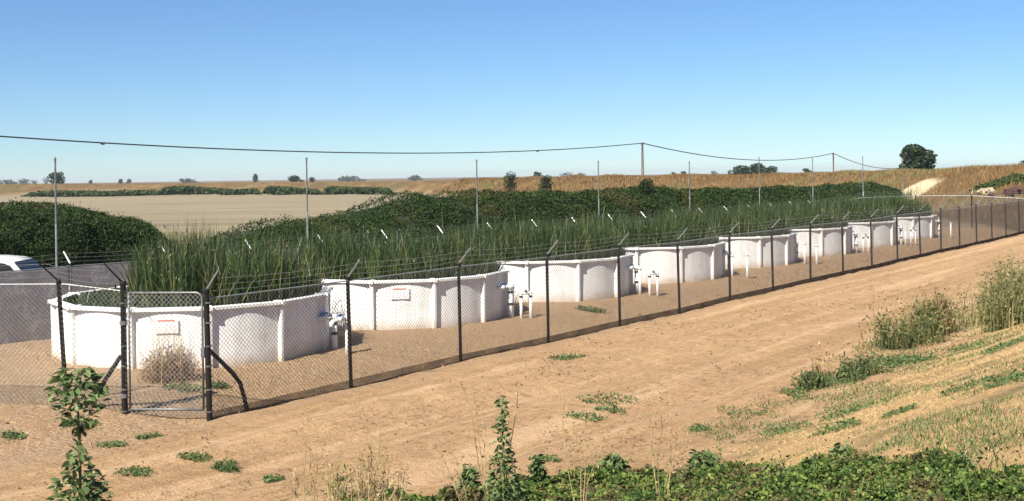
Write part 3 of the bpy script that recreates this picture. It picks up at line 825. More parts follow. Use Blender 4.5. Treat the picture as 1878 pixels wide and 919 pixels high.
# local x forward (to the right), y across, z up; side profile lofted across the width
def loft(name, prof, ys, mat, parent, smooth=True):
    mb = MB(); n = len(prof)
    for y, sc_ in ys:
        for x, z in prof: mb.v.append((x * (1 - (1 - sc_) * .5), y, z * sc_ if False else z - (1 - sc_) * .6 * max(0, z - .8)))
    for k in range(len(ys) - 1):
        for i in range(n): mb.f.append((k * n + i, k * n + (i + 1) % n, (k + 1) * n + (i + 1) % n, (k + 1) * n + i))
    mb.f += [tuple(range(n)), tuple(range((len(ys) - 1) * n, len(ys) * n))[::-1]]
    return mb.build(name, mat, parent, smooth)
body = [(-3.0, .42), (-3.05, .8), (-2.98, 1.02), (-2.0, 1.06), (1.25, 1.06), (1.9, .99), (2.25, .9), (2.36, .7), (2.36, .42), (1.9, .3), (-2.6, .3)]
loft('body', body, [(-.93, .93), (-.88, 1), (.88, 1), (.93, .93)], 'car_white', car, False)
TOPZ = at(0, 469, cY).z - cz
cab = [(-2.9, 1.05), (-2.75, TOPZ - .16), (-2.3, TOPZ - .03), (-1.2, TOPZ), (0.0, TOPZ - .02), (.5, TOPZ - .07), (.72, TOPZ - .14), (1.35, 1.05)]
loft('cabin', cab, [(-.80, .8), (-.70, 1), (.70, 1), (.80, .8)], 'car_white', car, True)
for y in (-.815, .815):
    s_ = 1 if y > 0 else -1
    pr = [(-2.62, 1.08), (-2.5, TOPZ - .17), (-.1, TOPZ - .12), (.50, TOPZ - .16), (.68, TOPZ - .23), (1.2, 1.08)]
    vs = [(x, s_ * .79, z) for x, z in pr] + [(x, s_ * .822, z) for x, z in pr]
    MB().add(vs, [tuple(range(6)), tuple(range(11, 5, -1))] + [(i, (i + 1) % 6, 6 + (i + 1) % 6, 6 + i) for i in range(6)]).build('side_window', 'car_glass', car)
    MB().box((-.75, s_ * .82, 1.28), (.07, .03, .4)).build('window_pillar', 'black_rubber', car)
ws = MB(); ws.add([(.72, -.64, TOPZ - .17), (.72, .64, TOPZ - .17), (1.34, .70, 1.05), (1.34, -.70, 1.05), (.77, -.64, TOPZ - .13), (.77, .64, TOPZ - .13), (1.40, .70, 1.08), (1.40, -.70, 1.08)], [(0, 1, 2, 3), (7, 6, 5, 4), (0, 4, 5, 1), (1, 5, 6, 2), (2, 6, 7, 3), (3, 7, 4, 0)])
ws.build('windscreen', 'car_glass', car)
for x in (-2.1, 1.55):
    for y in (-.86, .86):
        wo = MB().tube([(x, y - .11, .34), (x, y + .11, .34)], .35, 18).build('wheel', 'tyre', car)
        MB().tube([(x, y - .125, .34), (x, y + .125, .34)], .2, 14).build('rim', 'galv', wo)
for y in (-.7, .7): MB().ball((2.3, y, .78), .13, 8, (.5, 1, .7)).build('headlight', 'galv_light', car)
for y in (-1.0, 1.0): MB().box((.85, y, 1.12), (.14, .2, .14)).build('mirror', 'car_white', car)

# ------------------------------------------------------------------ trees and bushes on the skyline
def tree(px, pbase, ptop, pw, Y, label, name='tree', leafm='tree_leaf', n=1500, trunk=True, cat='tree', lobes=9, seed=0, group=None):
    global rng
    rng = np.random.default_rng(100 + seed)
    b = at(px, pbase, Y); g0 = min(gz(b.x, b.y), b.z)
    H = at(px, ptop, Y).z; W = pw * Y / F
    hvis = H - b.z
    root = empty(name, (b.x, b.y, g0), label=label, cat=cat, group=group)
    zc = b.z - g0; 
    if trunk:
        tb = MB(); hh = zc + hvis * .75; r = max(.05, W * .05)
        tb.tube([(0, 0, -.3), (W * .02, 0, hh * .5), (-W * .02, 0, hh)], [r, r * .8, r * .3], 7)
        for k in range(5):
            a = k * 1.3 + seed; z0 = zc + hvis * (.1 + .08 * k)
            tb.tube([(0, 0, z0), (math.cos(a) * W * .2, math.sin(a) * W * .2, z0 + hvis * .2), (math.cos(a) * W * .33, math.sin(a) * W * .33, z0 + hvis * .33)], [r * .5, r * .35, r * .12], 5)
        tb.build('trunk', 'trunk', root)
    Ps, Ns = [], []
    for k in range(lobes):
        a = rng.uniform(0, 2 * np.pi); t = (k + .5) / lobes
        rr = W * .5 * rng.uniform(.0, .62) * (1 - .55 * t)
        c = np.array([rr * math.cos(a) * 1.15, rr * math.sin(a), zc + hvis * (-.05 + .83 * t)])
        R = np.array([W * .32, W * .32, hvis * .26]) * rng.uniform(.75, 1.15) * (1 - .25 * t)
        m_ = n // lobes; u = unit(m_); rad = rng.uniform(.55, 1.05, m_) ** .5
        Ps.append(c + u * R * rad[:, None]); Ns.append(u)
    P = np.concatenate(Ps); Nn = np.concatenate(Ns)
    P[:, 2] = np.maximum(P[:, 2], .05)
    V, Q = leaf_arrays(P, max(W, hvis) * .075 * rng.uniform(.6, 1.4, len(P)), Nn, .6)
    link('crown', npmesh('crown', V, Q, leafm), root)
    return root
tl = [(105, 336, 313, 46, 420, 'round dark tree on the skyline at far left', 'tree_leaf', 9),
      (468, 333, 317, 18, 400, 'small round tree on the skyline left of the second thin pole', 'tree_leaf', 6),
      (540, 333, 321, 30, 420, 'low dark tree clump just left of the second thin pole', 'tree_leaf', 8),
      (572, 333, 324, 16, 430, 'tiny tree just right of the second thin pole', 'tree_leaf', 5),
      (221, 336, 327, 14, 650, 'tiny distant tree right of the far-left round tree, left one of a pair', 'far_leaf', 5),
      (237, 336, 327, 13, 650, 'tiny distant tree right of the far-left round tree, right one of a pair', 'far_leaf', 5),
      (167, 336, 329, 11, 650, 'tiny lone tree next to the far-left round tree', 'far_leaf', 4),
      (986, 326, 313, 22, 230, 'small dark bush on the levee crest behind the hedge bush', 'tree_leaf', 6),
      (1360, 323, 302, 52, 340, 'left dome of the broad dark tree group on the skyline', 'tree_leaf', 9),
      (1388, 323, 297, 58, 345, 'tall middle tree of the broad dark tree group on the skyline', 'tree_leaf', 10),
      (1410, 323, 303, 42, 340, 'right tree of the broad dark tree group on the skyline', 'tree_leaf', 8),
      (1253, 322, 313, 18, 520, 'small distant tree beside the fifth thin pole', 'far_leaf', 5),
      (1481, 316, 308, 22, 520, 'low distant tree beside the seventh thin pole', 'far_leaf', 5),
      (1235, 321, 315, 12, 520, 'tiny distant bush left of the fifth thin pole', 'far_leaf', 4),
      (1885, 304, 290, 34, 150, 'dark tree cut off by the right edge of the picture', 'tree_leaf', 8)]
for i, (x, b, tp_, pw, Y, lb, lm, lo) in enumerate(tl): tree(x, b, tp_, pw, Y, lb, leafm=lm, n=900, lobes=lo, seed=i, group='trees along the skyline')
tree(1678, 317, 262, 82, 145, 'large dark round tree on the golden bank at right', n=6000, lobes=22, seed=40)
tree(937, 347, 312, 34, 68, 'dark upright bush standing above the hedge, left of two', 'bush', n=1100, trunk=True, cat='bush', lobes=9, seed=41, group='bushes above the hedge')
tree(1000, 348, 318, 36, 66, 'dark spreading bush standing above the hedge, right of two', 'bush', n=1100, trunk=True, cat='bush', lobes=9, seed=42, group='bushes above the hedge')
tree(1183, 350, 326, 40, 62, 'low rounded bush swelling out of the hedge under the utility pole', 'bush', 'bramble_leaf', n=1100, cat='bush', lobes=8, seed=43, group='bushes above the hedge')
rng = np.random.default_rng(77)
# pale far treeline at the left
for i, (x, w_, h_) in enumerate([(14, 44, 8), (45, 34, 10), (62, 20, 8), (84, 14, 13)]):
    tree(x, 341, 336 - h_, w_, 1100, 'pale hazy tree on the horizon, %s from the left edge' % ordn[i], leafm='far_leaf', n=300, lobes=6, seed=60 + i, group='hazy trees at the left horizon')
for i, (x, w_, h_) in enumerate([(345, 50, 5), (640, 60, 5), (760, 40, 5), (1040, 30, 7), (1065, 26, 6), (1310, 22, 6)]):
    tree(x, 341 - x * .0145, 335 - x * .0145 - h_ * .7, w_, 1300, 'faint low treetops on the far horizon, %s group counted from the left' % ordn[i], leafm='far_leaf', n=260, lobes=6, seed=70 + i, group='faint treetops on the horizon')
# dark bramble strips at the foot of the far levee
def strip(x0, x1, yb, yt, Yd, label, seed, n=5200):
    global rng
    rng = np.random.default_rng(seed)
    a = at(x0, yb, Yd); b = at(x1, yb, Yd); mid = (a + b) / 2; g0 = gz(mid.x, mid.y)
    root = empty('far_hedge', (mid.x, mid.y, g0), label=label, cat='hedge', group='bramble strips along the far levee')
    Hh = (yb - yt) * Yd / F
    s = rng.uniform(-.5, .5, n); L = b.x - a.x
    lum = np.array([lump((q * L * .06, seed, 0), 1.0) for q in s])
    ed = np.clip((.5 - np.abs(s)) * 14, 0.25, 1)
    P = np.stack([s * L, rng.normal(0, 1.2, n), (1.35 if Yd > 200 else 1) * Hh * ed * (.75 + .5 * lum) * np.sqrt(rng.uniform(0, 1, n))], 1)
    if Yd > 200:
        an = (mid.x + P[:, 0]) / mid.y; toe = np.interp(an, cr_a, crest[:, 1]) - np.interp(an, cr_a, crest[:, 3]) * 1.0
        P[:, 1] += toe - mid.y
    for i in range(0, n): P[i, 2] += gz(mid.x + P[i, 0], mid.y + P[i, 1]) - g0
    V, Q = leaf_arrays(P, rng.uniform(.5, 1.3, n) * min(1, Yd / 280), np.tile([0, -1, .5], (n, 1)), .8)
    link('leaves', npmesh('leaves', V, Q, 'bramble_leaf'), root)['kind'] = 'stuff'
for i, (x0, x1, yb, yt, Yd, lb) in enumerate([(40, 310, 357, 349, 322, 'low dark bramble strip at the foot of the far levee, leftmost'), (290, 500, 357, 346, 318, 'long dark bramble strip along the far levee left of the second thin pole'),
        (485, 605, 356, 345, 306, 'taller dark bramble strip at the foot of the far levee behind the second thin pole'), (590, 735, 355, 344, 292, 'dark bramble strip at the foot of the far levee just left of the long hedge')]):
    strip(x0, x1, yb, yt, Yd, lb, 200 + i)
strip(1800, 1900, 334, 328, 90, 'dark green scrub patch on the golden bank at the right edge', 210, 900)

# ------------------------------------------------------------------ utility poles and wires
def upole(x, ytop, Y, label, r=.17):
    top = at(x, ytop, Y); g0 = gz(top.x, top.y)
    root = empty('utility_pole', (top.x, top.y, g0), label=label, cat='utility pole', group='wooden utility poles')
    h = top.z - g0
    MB().tube([(0, 0, -.5), (0, 0, h)], [r, r * .72], 10).build('shaft', 'pole_wood', root)
    MB().box((0, -.1, h - .35), (.9, .1, .1)).build('crossarm', 'pole_wood', root)
    for s_ in (-.35, .35): MB().tube([(s_, -.1, h - .3), (s_, -.1, h - .12)], .045, 8).build('insulator', 'steel_grey', root)
    return top
t1 = upole(1178, 261, 200, 'wooden utility pole rising behind the long hedge right of centre', .24)
t2 = upole(1528, 280, 300, 'more distant wooden utility pole toward the right', .24)
t3 = at(1690, 296, 420)
def wire(A, B, through, label, r, beads=()):
    """sagging cable from A to B, sag set so that it passes the photo point `through`"""
    A, B = Vector(A), Vector(B)
    best, bs = 1e9, 0
    for s_ in np.linspace(0, 8, 400):
        e = min(abs(proj(A.lerp(B, t) - Vector((0, 0, 4 * s_ * t * (1 - t))))[1] - through[1]) + .3 * abs(proj(A.lerp(B, t))[0] - through[0]) for t in np.linspace(.02, .98, 120))
        if e < best: best, bs = e, s_
    pts = [A.lerp(B, t) - Vector((0, 0, 4 * bs * t * (1 - t))) for t in np.linspace(0, 1, 61)]
    root = empty('overhead_wire', A, label=label, cat='cable', group='overhead wires')
    MB().tube([p - A for p in pts], r, 6).build('cable', 'wire_dark', root)
    for bx in beads:
        p = min(pts, key=lambda q: abs(proj(q)[0] - bx))
        MB().ball(p - A - Vector((0, 0, r)), .16, 8, (1.6, .8, .8)).build('splice', 'wire_dark', root)
Al = at(-420, 217, 90)
wire(Al, t1 - Vector((0, .1, .15)), (760, 281), 'long sagging overhead wire crossing the sky from the left edge', .075, (182, 985))
wire(t1 - Vector((0, .1, .15)), t2 - Vector((0, .1, .15)), (1400, 294), 'sagging overhead wire between the two utility poles', .085)
wire(t2 - Vector((0, .1, .15)), t3, (1560, 295), 'short overhead wire running right from the distant utility pole', .09)
# ------------------------------------------------------------------ rubble piles on the right bank
def pile(px, py, wpx, hpx, label, mat, seed, n=40):
    rr = random.Random(seed); p = hit(px, py); s = p.y / F
    root = empty('rubble_pile', p, label=label, cat='rubble')
    for i in range(n):
        x = rr.gauss(0, .24) * wpx * s; y = rr.gauss(0, .4); q = max(0, 1 - abs(x) / (wpx * s * .55)); z = rr.uniform(0, hpx * s) * q
        R = Matrix.Rotation(rr.uniform(0, 3), 3, 'X') @ Matrix.Rotation(rr.uniform(0, 3), 3, 'Z')
        MB().box((x, y, z), (rr.uniform(.15, .45), rr.uniform(.12, .4), rr.uniform(.08, .25)), R).build('chunk', mat, root)
pile(1812, 355, 24, 8, 'pile of pale broken rubble on the bank beyond the far end fence', 'rubble_white', 1)
pile(1866, 357, 56, 13, 'dark reddish heap of debris on the bank at the right edge', 'rubble_red', 2)

# ------------------------------------------------------------------ grasses and weeds
def patch_blades(cx_, cy_, rx, ry, n, hmin, hmax, wid, lean, droop=.4):
    """blades on an uneven patch of ground; returns arrays relative to the patch centre"""
    r = np.sqrt(rng.uniform(0, 1, n)); a = rng.uniform(0, 2 * np.pi, n)
    lob = 1 + .2 * np.sin(a * 2 + cx_) + .15 * np.sin(a * 3 + cy_ * 2)
    X = cx_ + rx * r * np.cos(a) * lob; Y = cy_ + ry * r * np.sin(a) * lob
    Z = gz_np(X, Y) - .01
    h = rng.uniform(hmin, hmax, n) * (1.15 - .6 * r)
    P = np.stack([X - cx_, Y - cy_, Z - gz(cx_, cy_)], 1)
    return blade_arrays(P, h, wid * rng.uniform(.6, 1.4, n), lean * h * rng.uniform(.2, 1.4, n), droop)
wp = [(1112, 733, 115, 26, 'flat green weed patch in the middle of the dirt track'), (1075, 765, 75, 24, 'small green weed tuft just below the flat patch on the track'), (1362, 757, 105, 26, 'green weed patch on the track left of the straw bank'),
      (1283, 790, 45, 14, 'faint weed tuft left of the green patch near the straw bank'), (415, 860, 48, 40, 'bright green weed tuft in the left foreground dirt'), (248, 868, 70, 22, 'sparse green weed tuft right of the tall leafy plant'),
      (24, 801, 44, 14, 'small green weed tuft at the left edge of the track'), (272, 803, 48, 12, 'small weed tuft in the dirt outside the gate'), (205, 818, 60, 14, 'grey-green weed tuft between gate and tall leafy plant'),
      (360, 840, 60, 14, 'thin weed tuft left of the bright green tuft'), (502, 882, 40, 18, 'weed tuft at the bottom edge left of the dry stalks'), (1040, 657, 70, 8, 'thin line of weeds on the track in front of the third tank'),
      (1550, 760, 90, 30, 'green weed patch at the toe of the straw bank'), (1535, 790, 85, 34, 'dark green weed patch low on the straw bank'), (1460, 722, 60, 18, 'small green weed patch at the left toe of the straw bank'),
      (1530, 700, 110, 44, 'bright leafy green patch at the foot of the tall weeds'), (1650, 665, 120, 34, 'broad green weed patch under the middle tall weeds'), (1770, 640, 60, 28, 'green weed clump between the two tall weed stands'),
      (1850, 635, 90, 30, 'green grass patch at the right edge under the tall grass'), (1850, 700, 90, 40, 'lower green grass patch at the right edge of the straw bank'), (1770, 712, 90, 30, 'olive grass patch in the middle of the straw bank'), (1650, 758, 60, 22, 'small grass patch in the centre of the straw bank'),
      (1440, 790, 90, 22, 'strip of green weeds along the edge of the straw'), (1000, 845, 60, 12, 'scant weeds on the dirt above the vine mat'), (400, 708, 40, 22, 'green weeds just inside the front fence corner'), (335, 712, 70, 18, 'sparse green weeds inside the gate'),
      (890, 568, 60, 12, 'weeds inside the fence in front of the second tank'), (1085, 570, 60, 14, 'weeds inside the fence in front of the third tank'), (1120, 755, 60, 14, 'wispy weed tuft right of the small track tuft'), (150, 775, 60, 10, 'scant weeds in front of the left side fence')]
for i, (x, y, wpx, hpx, lb) in enumerate(wp):
    p = hit(x, y); rx = wpx * p.y / F / 2
    ry = max(rx * (1.5 if x > 1400 else .75), .15); n = int(np.clip(rx * ry * 1900, 260, 3000))
    hm = .08 if y > 640 else .10
    if hpx > 30: hm = .15
    v1 = patch_blades(p.x, p.y, rx, ry, n, hm * .35, hm, .011 * max(1, p.y / 14), .8)
    m_ = n // 2
    r = np.sqrt(rng.uniform(0, 1, m_)); a = rng.uniform(0, 2 * np.pi, m_)
    X = rx * r * np.cos(a); Yq = ry * r * np.sin(a)
    P = np.stack([X, Yq, gz_np(p.x + X, p.y + Yq) - p.z + rng.uniform(.01, hm * .6, m_)], 1)
    v2 = leaf_arrays(P, rng.uniform(.025, .055, m_) * max(1, p.y / 16), np.tile([0, 0, 1.], (m_, 1)), 1.0)
    V, Q = cat_arrays(v1, v2)
    o = empty('weed_patch', p, label=lb, cat='weeds', group='low weed patches on the dirt')
    link('blades', npmesh('blades', V, Q, 'grass_leaf'), o)['kind'] = 'stuff'

def tall_stand(base, hrange, n, label, seed, mat='tallgrass_leaf', wid=.018, name='tall_weeds', lean=.22, leafk=5):
    """stand of upright stalks: base = photo polygon points along the foot (x, y, spread px)"""
    global rng
    rng = np.random.default_rng(seed)
    c = hit(base[0][0], base[0][1])
    root = empty(name, c, label=label, cat='weeds', group='tall weeds at the right of the track')
    Ps, hs = [], []
    for (x, y, spx, hpx) in base:
        p = hit(x, y); k = n // len(base); s = p.y / F
        X = p.x + rng.normal(0, spx * s * .5, k); Yq = p.y + rng.normal(0, spx * s * .35, k)
        Ps.append(np.stack([X - c.x, Yq - c.y, gz_np(X, Yq) - c.z - .02], 1)); hs.append(hpx * s * rng.uniform(.35, 1.0, k) ** .8)
    P = np.concatenate(Ps); h = np.concatenate(hs)
    cl = np.array([lump((q[0], q[1], seed), 2.2) for q in P]); kp = cl + rng.normal(0, .12, len(P)) > -.08; P, h = P[kp], h[kp] * (1 + .5 * cl[kp])
    v = blade_arrays(P, h, wid * rng.uniform(.6, 1.5, len(P)), h * lean * rng.uniform(.2, 1.6, len(P)), .35)
    link('stalks', npmesh('stalks', *v, mat), root)['kind'] = 'stuff'
    # leaves along the stalks and seed heads
    m_ = int(len(P) * leafk); ix = rng.integers(0, len(P), m_); t = rng.uniform(.1, .95, m_)
    LP = P[ix].copy(); LP[:, 2] += h[ix] * t; LP[:, :2] += rng.normal(0, .06, (m_, 2))
    V, Q = leaf_arrays(LP, rng.uniform(.04, .13, m_), None, 0, .3)
    link('leaves', npmesh('leaves', V, Q, mat), root)['kind'] = 'stuff'
tall_stand([(1640, 640, 34, 80), (1690, 622, 34, 85), (1725, 612, 26, 80), (1700, 632, 40, 70)], None, 900, 'middle stand of tall green weeds on the edge of the track', 301, 'stand_leaf', .013, lean=.3)
tall_stand([(1650, 628, 40, 100), (1710, 615, 36, 90)], None, 260, 'dry seed stalks rising out of the middle tall weeds', 302, 'dry_leaf', .012)
tall_stand([(1790, 598, 34, 95), (1830, 590, 44, 115), (1868, 580, 46, 125), (1905, 575, 46, 130), (1850, 600, 50, 90)], None, 1500, 'large stand of tall yellow-green grass at the right edge', 303)
tall_stand([(1580, 690, 40, 40), (1540, 700, 40, 35), (1490, 712, 30, 30)], None, 500, 'knee-high green weeds trailing left from the tall stands', 304, 'tuft_leaf')
tall_stand([(1500, 690, 30, 70), (1480, 705, 20, 55), (1560, 650, 20, 60)], None, 90, 'thin pale dry stalks left of the middle tall weeds', 305, 'dry_leaf', .010, lean=.4)
tall_stand([(1600, 378, 46, 22), (1640, 378, 40, 22), (1560, 385, 40, 20)], None, 1600, 'bright green rushes behind the last tanks near the sandy path', 306, 'tuft_leaf', .05, 'rush_bed')
tall_stand([(345, 455, 60, 60), (300, 462, 40, 50), (390, 450, 40, 50)], None, 420, 'brown-tipped tall reeds in front of the mown field gap', 307, 'tallgrass_leaf', .03, 'tall_reeds')

tall_stand([(560, 912, 30, 80), (620, 915, 40, 70), (690, 915, 40, 75), (745, 915, 40, 60)], None, 200, 'thin mixed grasses along the bottom edge left of the vine mat', 308, 'tallgrass_leaf', .009, lean=.4, leafk=1.0)
tall_stand([(560, 915, 30, 110), (680, 915, 50, 105)], None, 36, 'long dry seed stems above the bottom edge grasses', 309, 'dry_leaf', .009, lean=.25, leafk=2)

# tumbleweed by the first tank
rng = np.random.default_rng(88)
p = hit(313, 698); n = 1300
tb_ = empty('dry_bush', p, label='straw-brown dry bush against the tank seen through the gate', cat='bush')
u = unit(n); u[:, 2] = np.abs(u[:, 2]); R_ = np.array([.58, .4, .62])
az = np.arctan2(u[:, 1], u[:, 0]); ln = rng.uniform(.35, 1.0, n)
P = np.stack([rng.normal(0, .16, n), rng.normal(0, .12, n), np.zeros(n)], 1)
v1 = blade_arrays(P, ln * (.25 + u[:, 2] * .6), .010, ln * .55 * (1 - u[:, 2] * .6), .3, az)
m_ = 2600; u2 = unit(m_); u2[:, 2] = np.abs(u2[:, 2]); LP = u2 * R_ * (rng.uniform(0, 1, m_) ** .5)[:, None]
v2 = leaf_arrays(LP, rng.uniform(.03, .07, m_), None, 0, .3)
link('dry_twigs', npmesh('dry_twigs', *cat_arrays(v1, v2), 'dry_bush_leaf'), tb_)['kind'] = 'stuff'
n2 = 90; P = np.stack([rng.normal(0, .25, n2), rng.normal(0, .15, n2), np.zeros(n2)], 1)
link('stalks', npmesh('stalks', *blade_arrays(P, rng.uniform(.7, 1.35, n2), .010, rng.uniform(.05, .4, n2), .2), 'straw_leaf'), tb_)['kind'] = 'stuff'

# leafy upright weeds in the foreground
def leafy_weed(px, Y, ytop, prof, label, seed, lsize, nleaf, mat='weed_leaf', name='leafy_weed', ybot=930):
    """prof: (photo y, half-width px) pairs from top to bottom"""
    global rng
    rng = np.random.default_rng(seed)
    top = at(px, ytop, Y); g0 = gz(top.x, Y); h = max(top.z - g0, .12); s = Y / F
    root = empty(name, (top.x, Y, g0), label=label, cat='plant', group='leafy weeds in the foreground')
    bend = lambda t: Vector((.05 * math.sin(t * 3.0) * h * .3, .02 * math.sin(t * 4), t * h))
    MB().tube([bend(t) for t in np.linspace(-.05, 1, 12)], list(np.linspace(.022, .005, 12)), 7).build('stem', 'stem_green', root, True)
    ys = np.array([q[0] for q in prof]); ws_ = np.array([q[1] for q in prof])
    zz = np.array([at(px, y, Y).z - g0 for y in ys])           # descending
    # twigs
    tw = MB(); tips = []
    for k in range(46):
        z = rng.uniform(min(.1, h * .2), h * .98); w_ = float(np.interp(-z, -zz, ws_)) * s
        a = rng.uniform(0, 2 * np.pi); b0 = bend(z / h); rr_ = w_ * rng.uniform(.5, 1)
        e = b0 + Vector((math.cos(a) * rr_, math.sin(a) * rr_, rr_ * rng.uniform(.1, .7)))
        tw.tube([b0, b0.lerp(e, .5) + Vector((0, 0, -.01)), e], [.006, .004, .002], 4, False); tips.append((b0, e))
    tw.build('twigs', 'stem_green', root)['kind'] = 'stuff'
    z = rng.uniform(.0, h * 1.0, nleaf); w_ = np.interp(-z, -zz, ws_) * s
    keep = rng.uniform(size=nleaf) < np.clip((w_ / (max(ws_) * s)) ** 1.4, .03, 1); z, w_ = z[keep], w_[keep]; n = len(z)
    a = rng.uniform(0, 2 * np.pi, n); r = np.sqrt(rng.uniform(.05, 1, n)) * w_
    bx = .05 * np.sin(z / h * 3.0) * h * .3
    P = np.stack([bx + r * np.cos(a), r * np.sin(a), z + rng.normal(0, .02, n)], 1)
    # leaf = pointed oval of six vertices, drooping at the tip
    sz = lsize * rng.uniform(.5, 1.25, n)
    out = np.stack([np.cos(a), np.sin(a), rng.uniform(-.7, .5, n)], 1) + rng.normal(0, .35, (n, 3)); out /= np.linalg.norm(out, axis=1, keepdims=True)
    sd = np.cross(out, [0, 0, 1.0] + rng.normal(0, .5, (n, 3))); sd /= np.linalg.norm(sd, axis=1, keepdims=True)
    dn = np.cross(sd, out); S1 = sz[:, None]
    pts = [P - out * S1 * .5, P - out * S1 * .2 + sd * S1 * .26, P + out * S1 * .15 + sd * S1 * .22 , P + out * S1 * .55 - dn * S1 * .12, P + out * S1 * .15 - sd * S1 * .22, P - out * S1 * .2 - sd * S1 * .26]
    V = np.stack(pts, 1).reshape(-1, 3); b_ = (np.arange(n) * 6)[:, None]
    Q = np.concatenate([b_ + [0, 1, 2, 5], b_ + [2, 3, 4, 5]])
    link('leaves', npmesh('leaves', V, Q, mat), root)
    return root
leafy_weed(138, 11.0, 676, [(670, 14), (690, 42), (715, 55), (745, 50), (775, 32), (790, 12), (800, 8), (818, 8), (832, 20), (855, 28), (880, 46), (915, 62), (960, 70), (1020, 60)], 'tall leafy green weed in the left foreground before the side fence', 401, .105, 1700)
leafy_weed(918, 11.2, 728, [(722, 6), (750, 12), (790, 16), (830, 18), (850, 24), (900, 36), (1000, 40)], 'slender dark green weed standing in the centre foreground', 402, .07, 1500)
# dry stalks
def dry_stalks(px, Y, tips, label, seed, mat='stem_dry'):
    rr = random.Random(seed); b = at(px, 930, Y); g0 = gz(b.x, Y)
    root = empty('dry_stalks', (b.x, Y, g0), label=label, cat='stalks', group='dry stalks in the foreground')
    lv = []
    for (tx, ty, bx) in tips:
        T = at(tx, ty, Y + rr.uniform(-.3, .3)); B = at(bx, 930, Y + rr.uniform(-.2, .2)); B.z = g0 - .05
        B.x = b.x + (at(bx, 930, Y).x - b.x) * .7
        m1 = B.lerp(T, .45) + Vector((rr.uniform(-.06, .06), 0, .05)); m2 = B.lerp(T, .8) + Vector((rr.uniform(-.04, .04), 0, .04))
        st = MB().tube([B, m1, m2, T], [.006, .005, .004, .002], 5)
        for q in (m1, m2):                                      # side twigs
            for _ in range(2): st.tube([q, q + Vector((rr.uniform(-.12, .12), rr.uniform(-.06, .06), rr.uniform(.04, .16)))], [.003, .0015], 4)
        o = st.build('stalk', mat, root); o.location = -root.location
        for _ in range(34):
            t = rr.uniform(.45, 1); q = B.lerp(T, t); lv.append((q.x - root.location.x + rr.gauss(0, .02), q.y - root.location.y + rr.gauss(0, .02), q.z - root.location.z + .04 + rr.gauss(0, .02)))
    P = np.array(lv); V, Q = leaf_arrays(P, rng.uniform(.012, .05, len(P)), None, 0, .35)
    link('seed_heads', npmesh('seed_heads', V, Q, 'dry_leaf' if mat == 'stem_dry' else 'tuft_leaf'), root)['kind'] = 'stuff'
dry_stalks(575, 11.5, [(555, 785, 560), (566, 800, 572), (592, 822, 576), (572, 840, 580), (600, 835, 590), (540, 860, 550), (628, 812, 620), (612, 850, 610)], 'clump of dry yellow grass stalks at the bottom, left of centre', 501)
dry_stalks(690, 11.5, [(668, 818, 690), (676, 845, 690), (700, 790, 705), (752, 845, 715), (688, 838, 680), (735, 858, 720), (650, 840, 655), (640, 860, 648), (712, 800, 712)], 'clump of bent yellow-green stalks at the bottom centre', 502)
dry_stalks(905, 11.4, [(868, 712, 912), (845, 700, 905), (800, 820, 860), (820, 812, 850), (950, 690, 930), (880, 745, 915)], 'reddish dry stalks arching beside the slender centre weed', 503)
dry_stalks(1065, 11.6, [(1050, 775, 1066), (1022, 700, 1060), (1110, 812, 1070), (1075, 740, 1068)], 'pale dry stalk rising from the vines right of centre', 504)
dry_stalks(1212, 11.4, [(1212, 758, 1214), (1232, 765, 1216), (1262, 815, 1220), (1195, 745, 1210), (1240, 800, 1218)], 'pale branching stalk rising from the vines toward the right', 505)

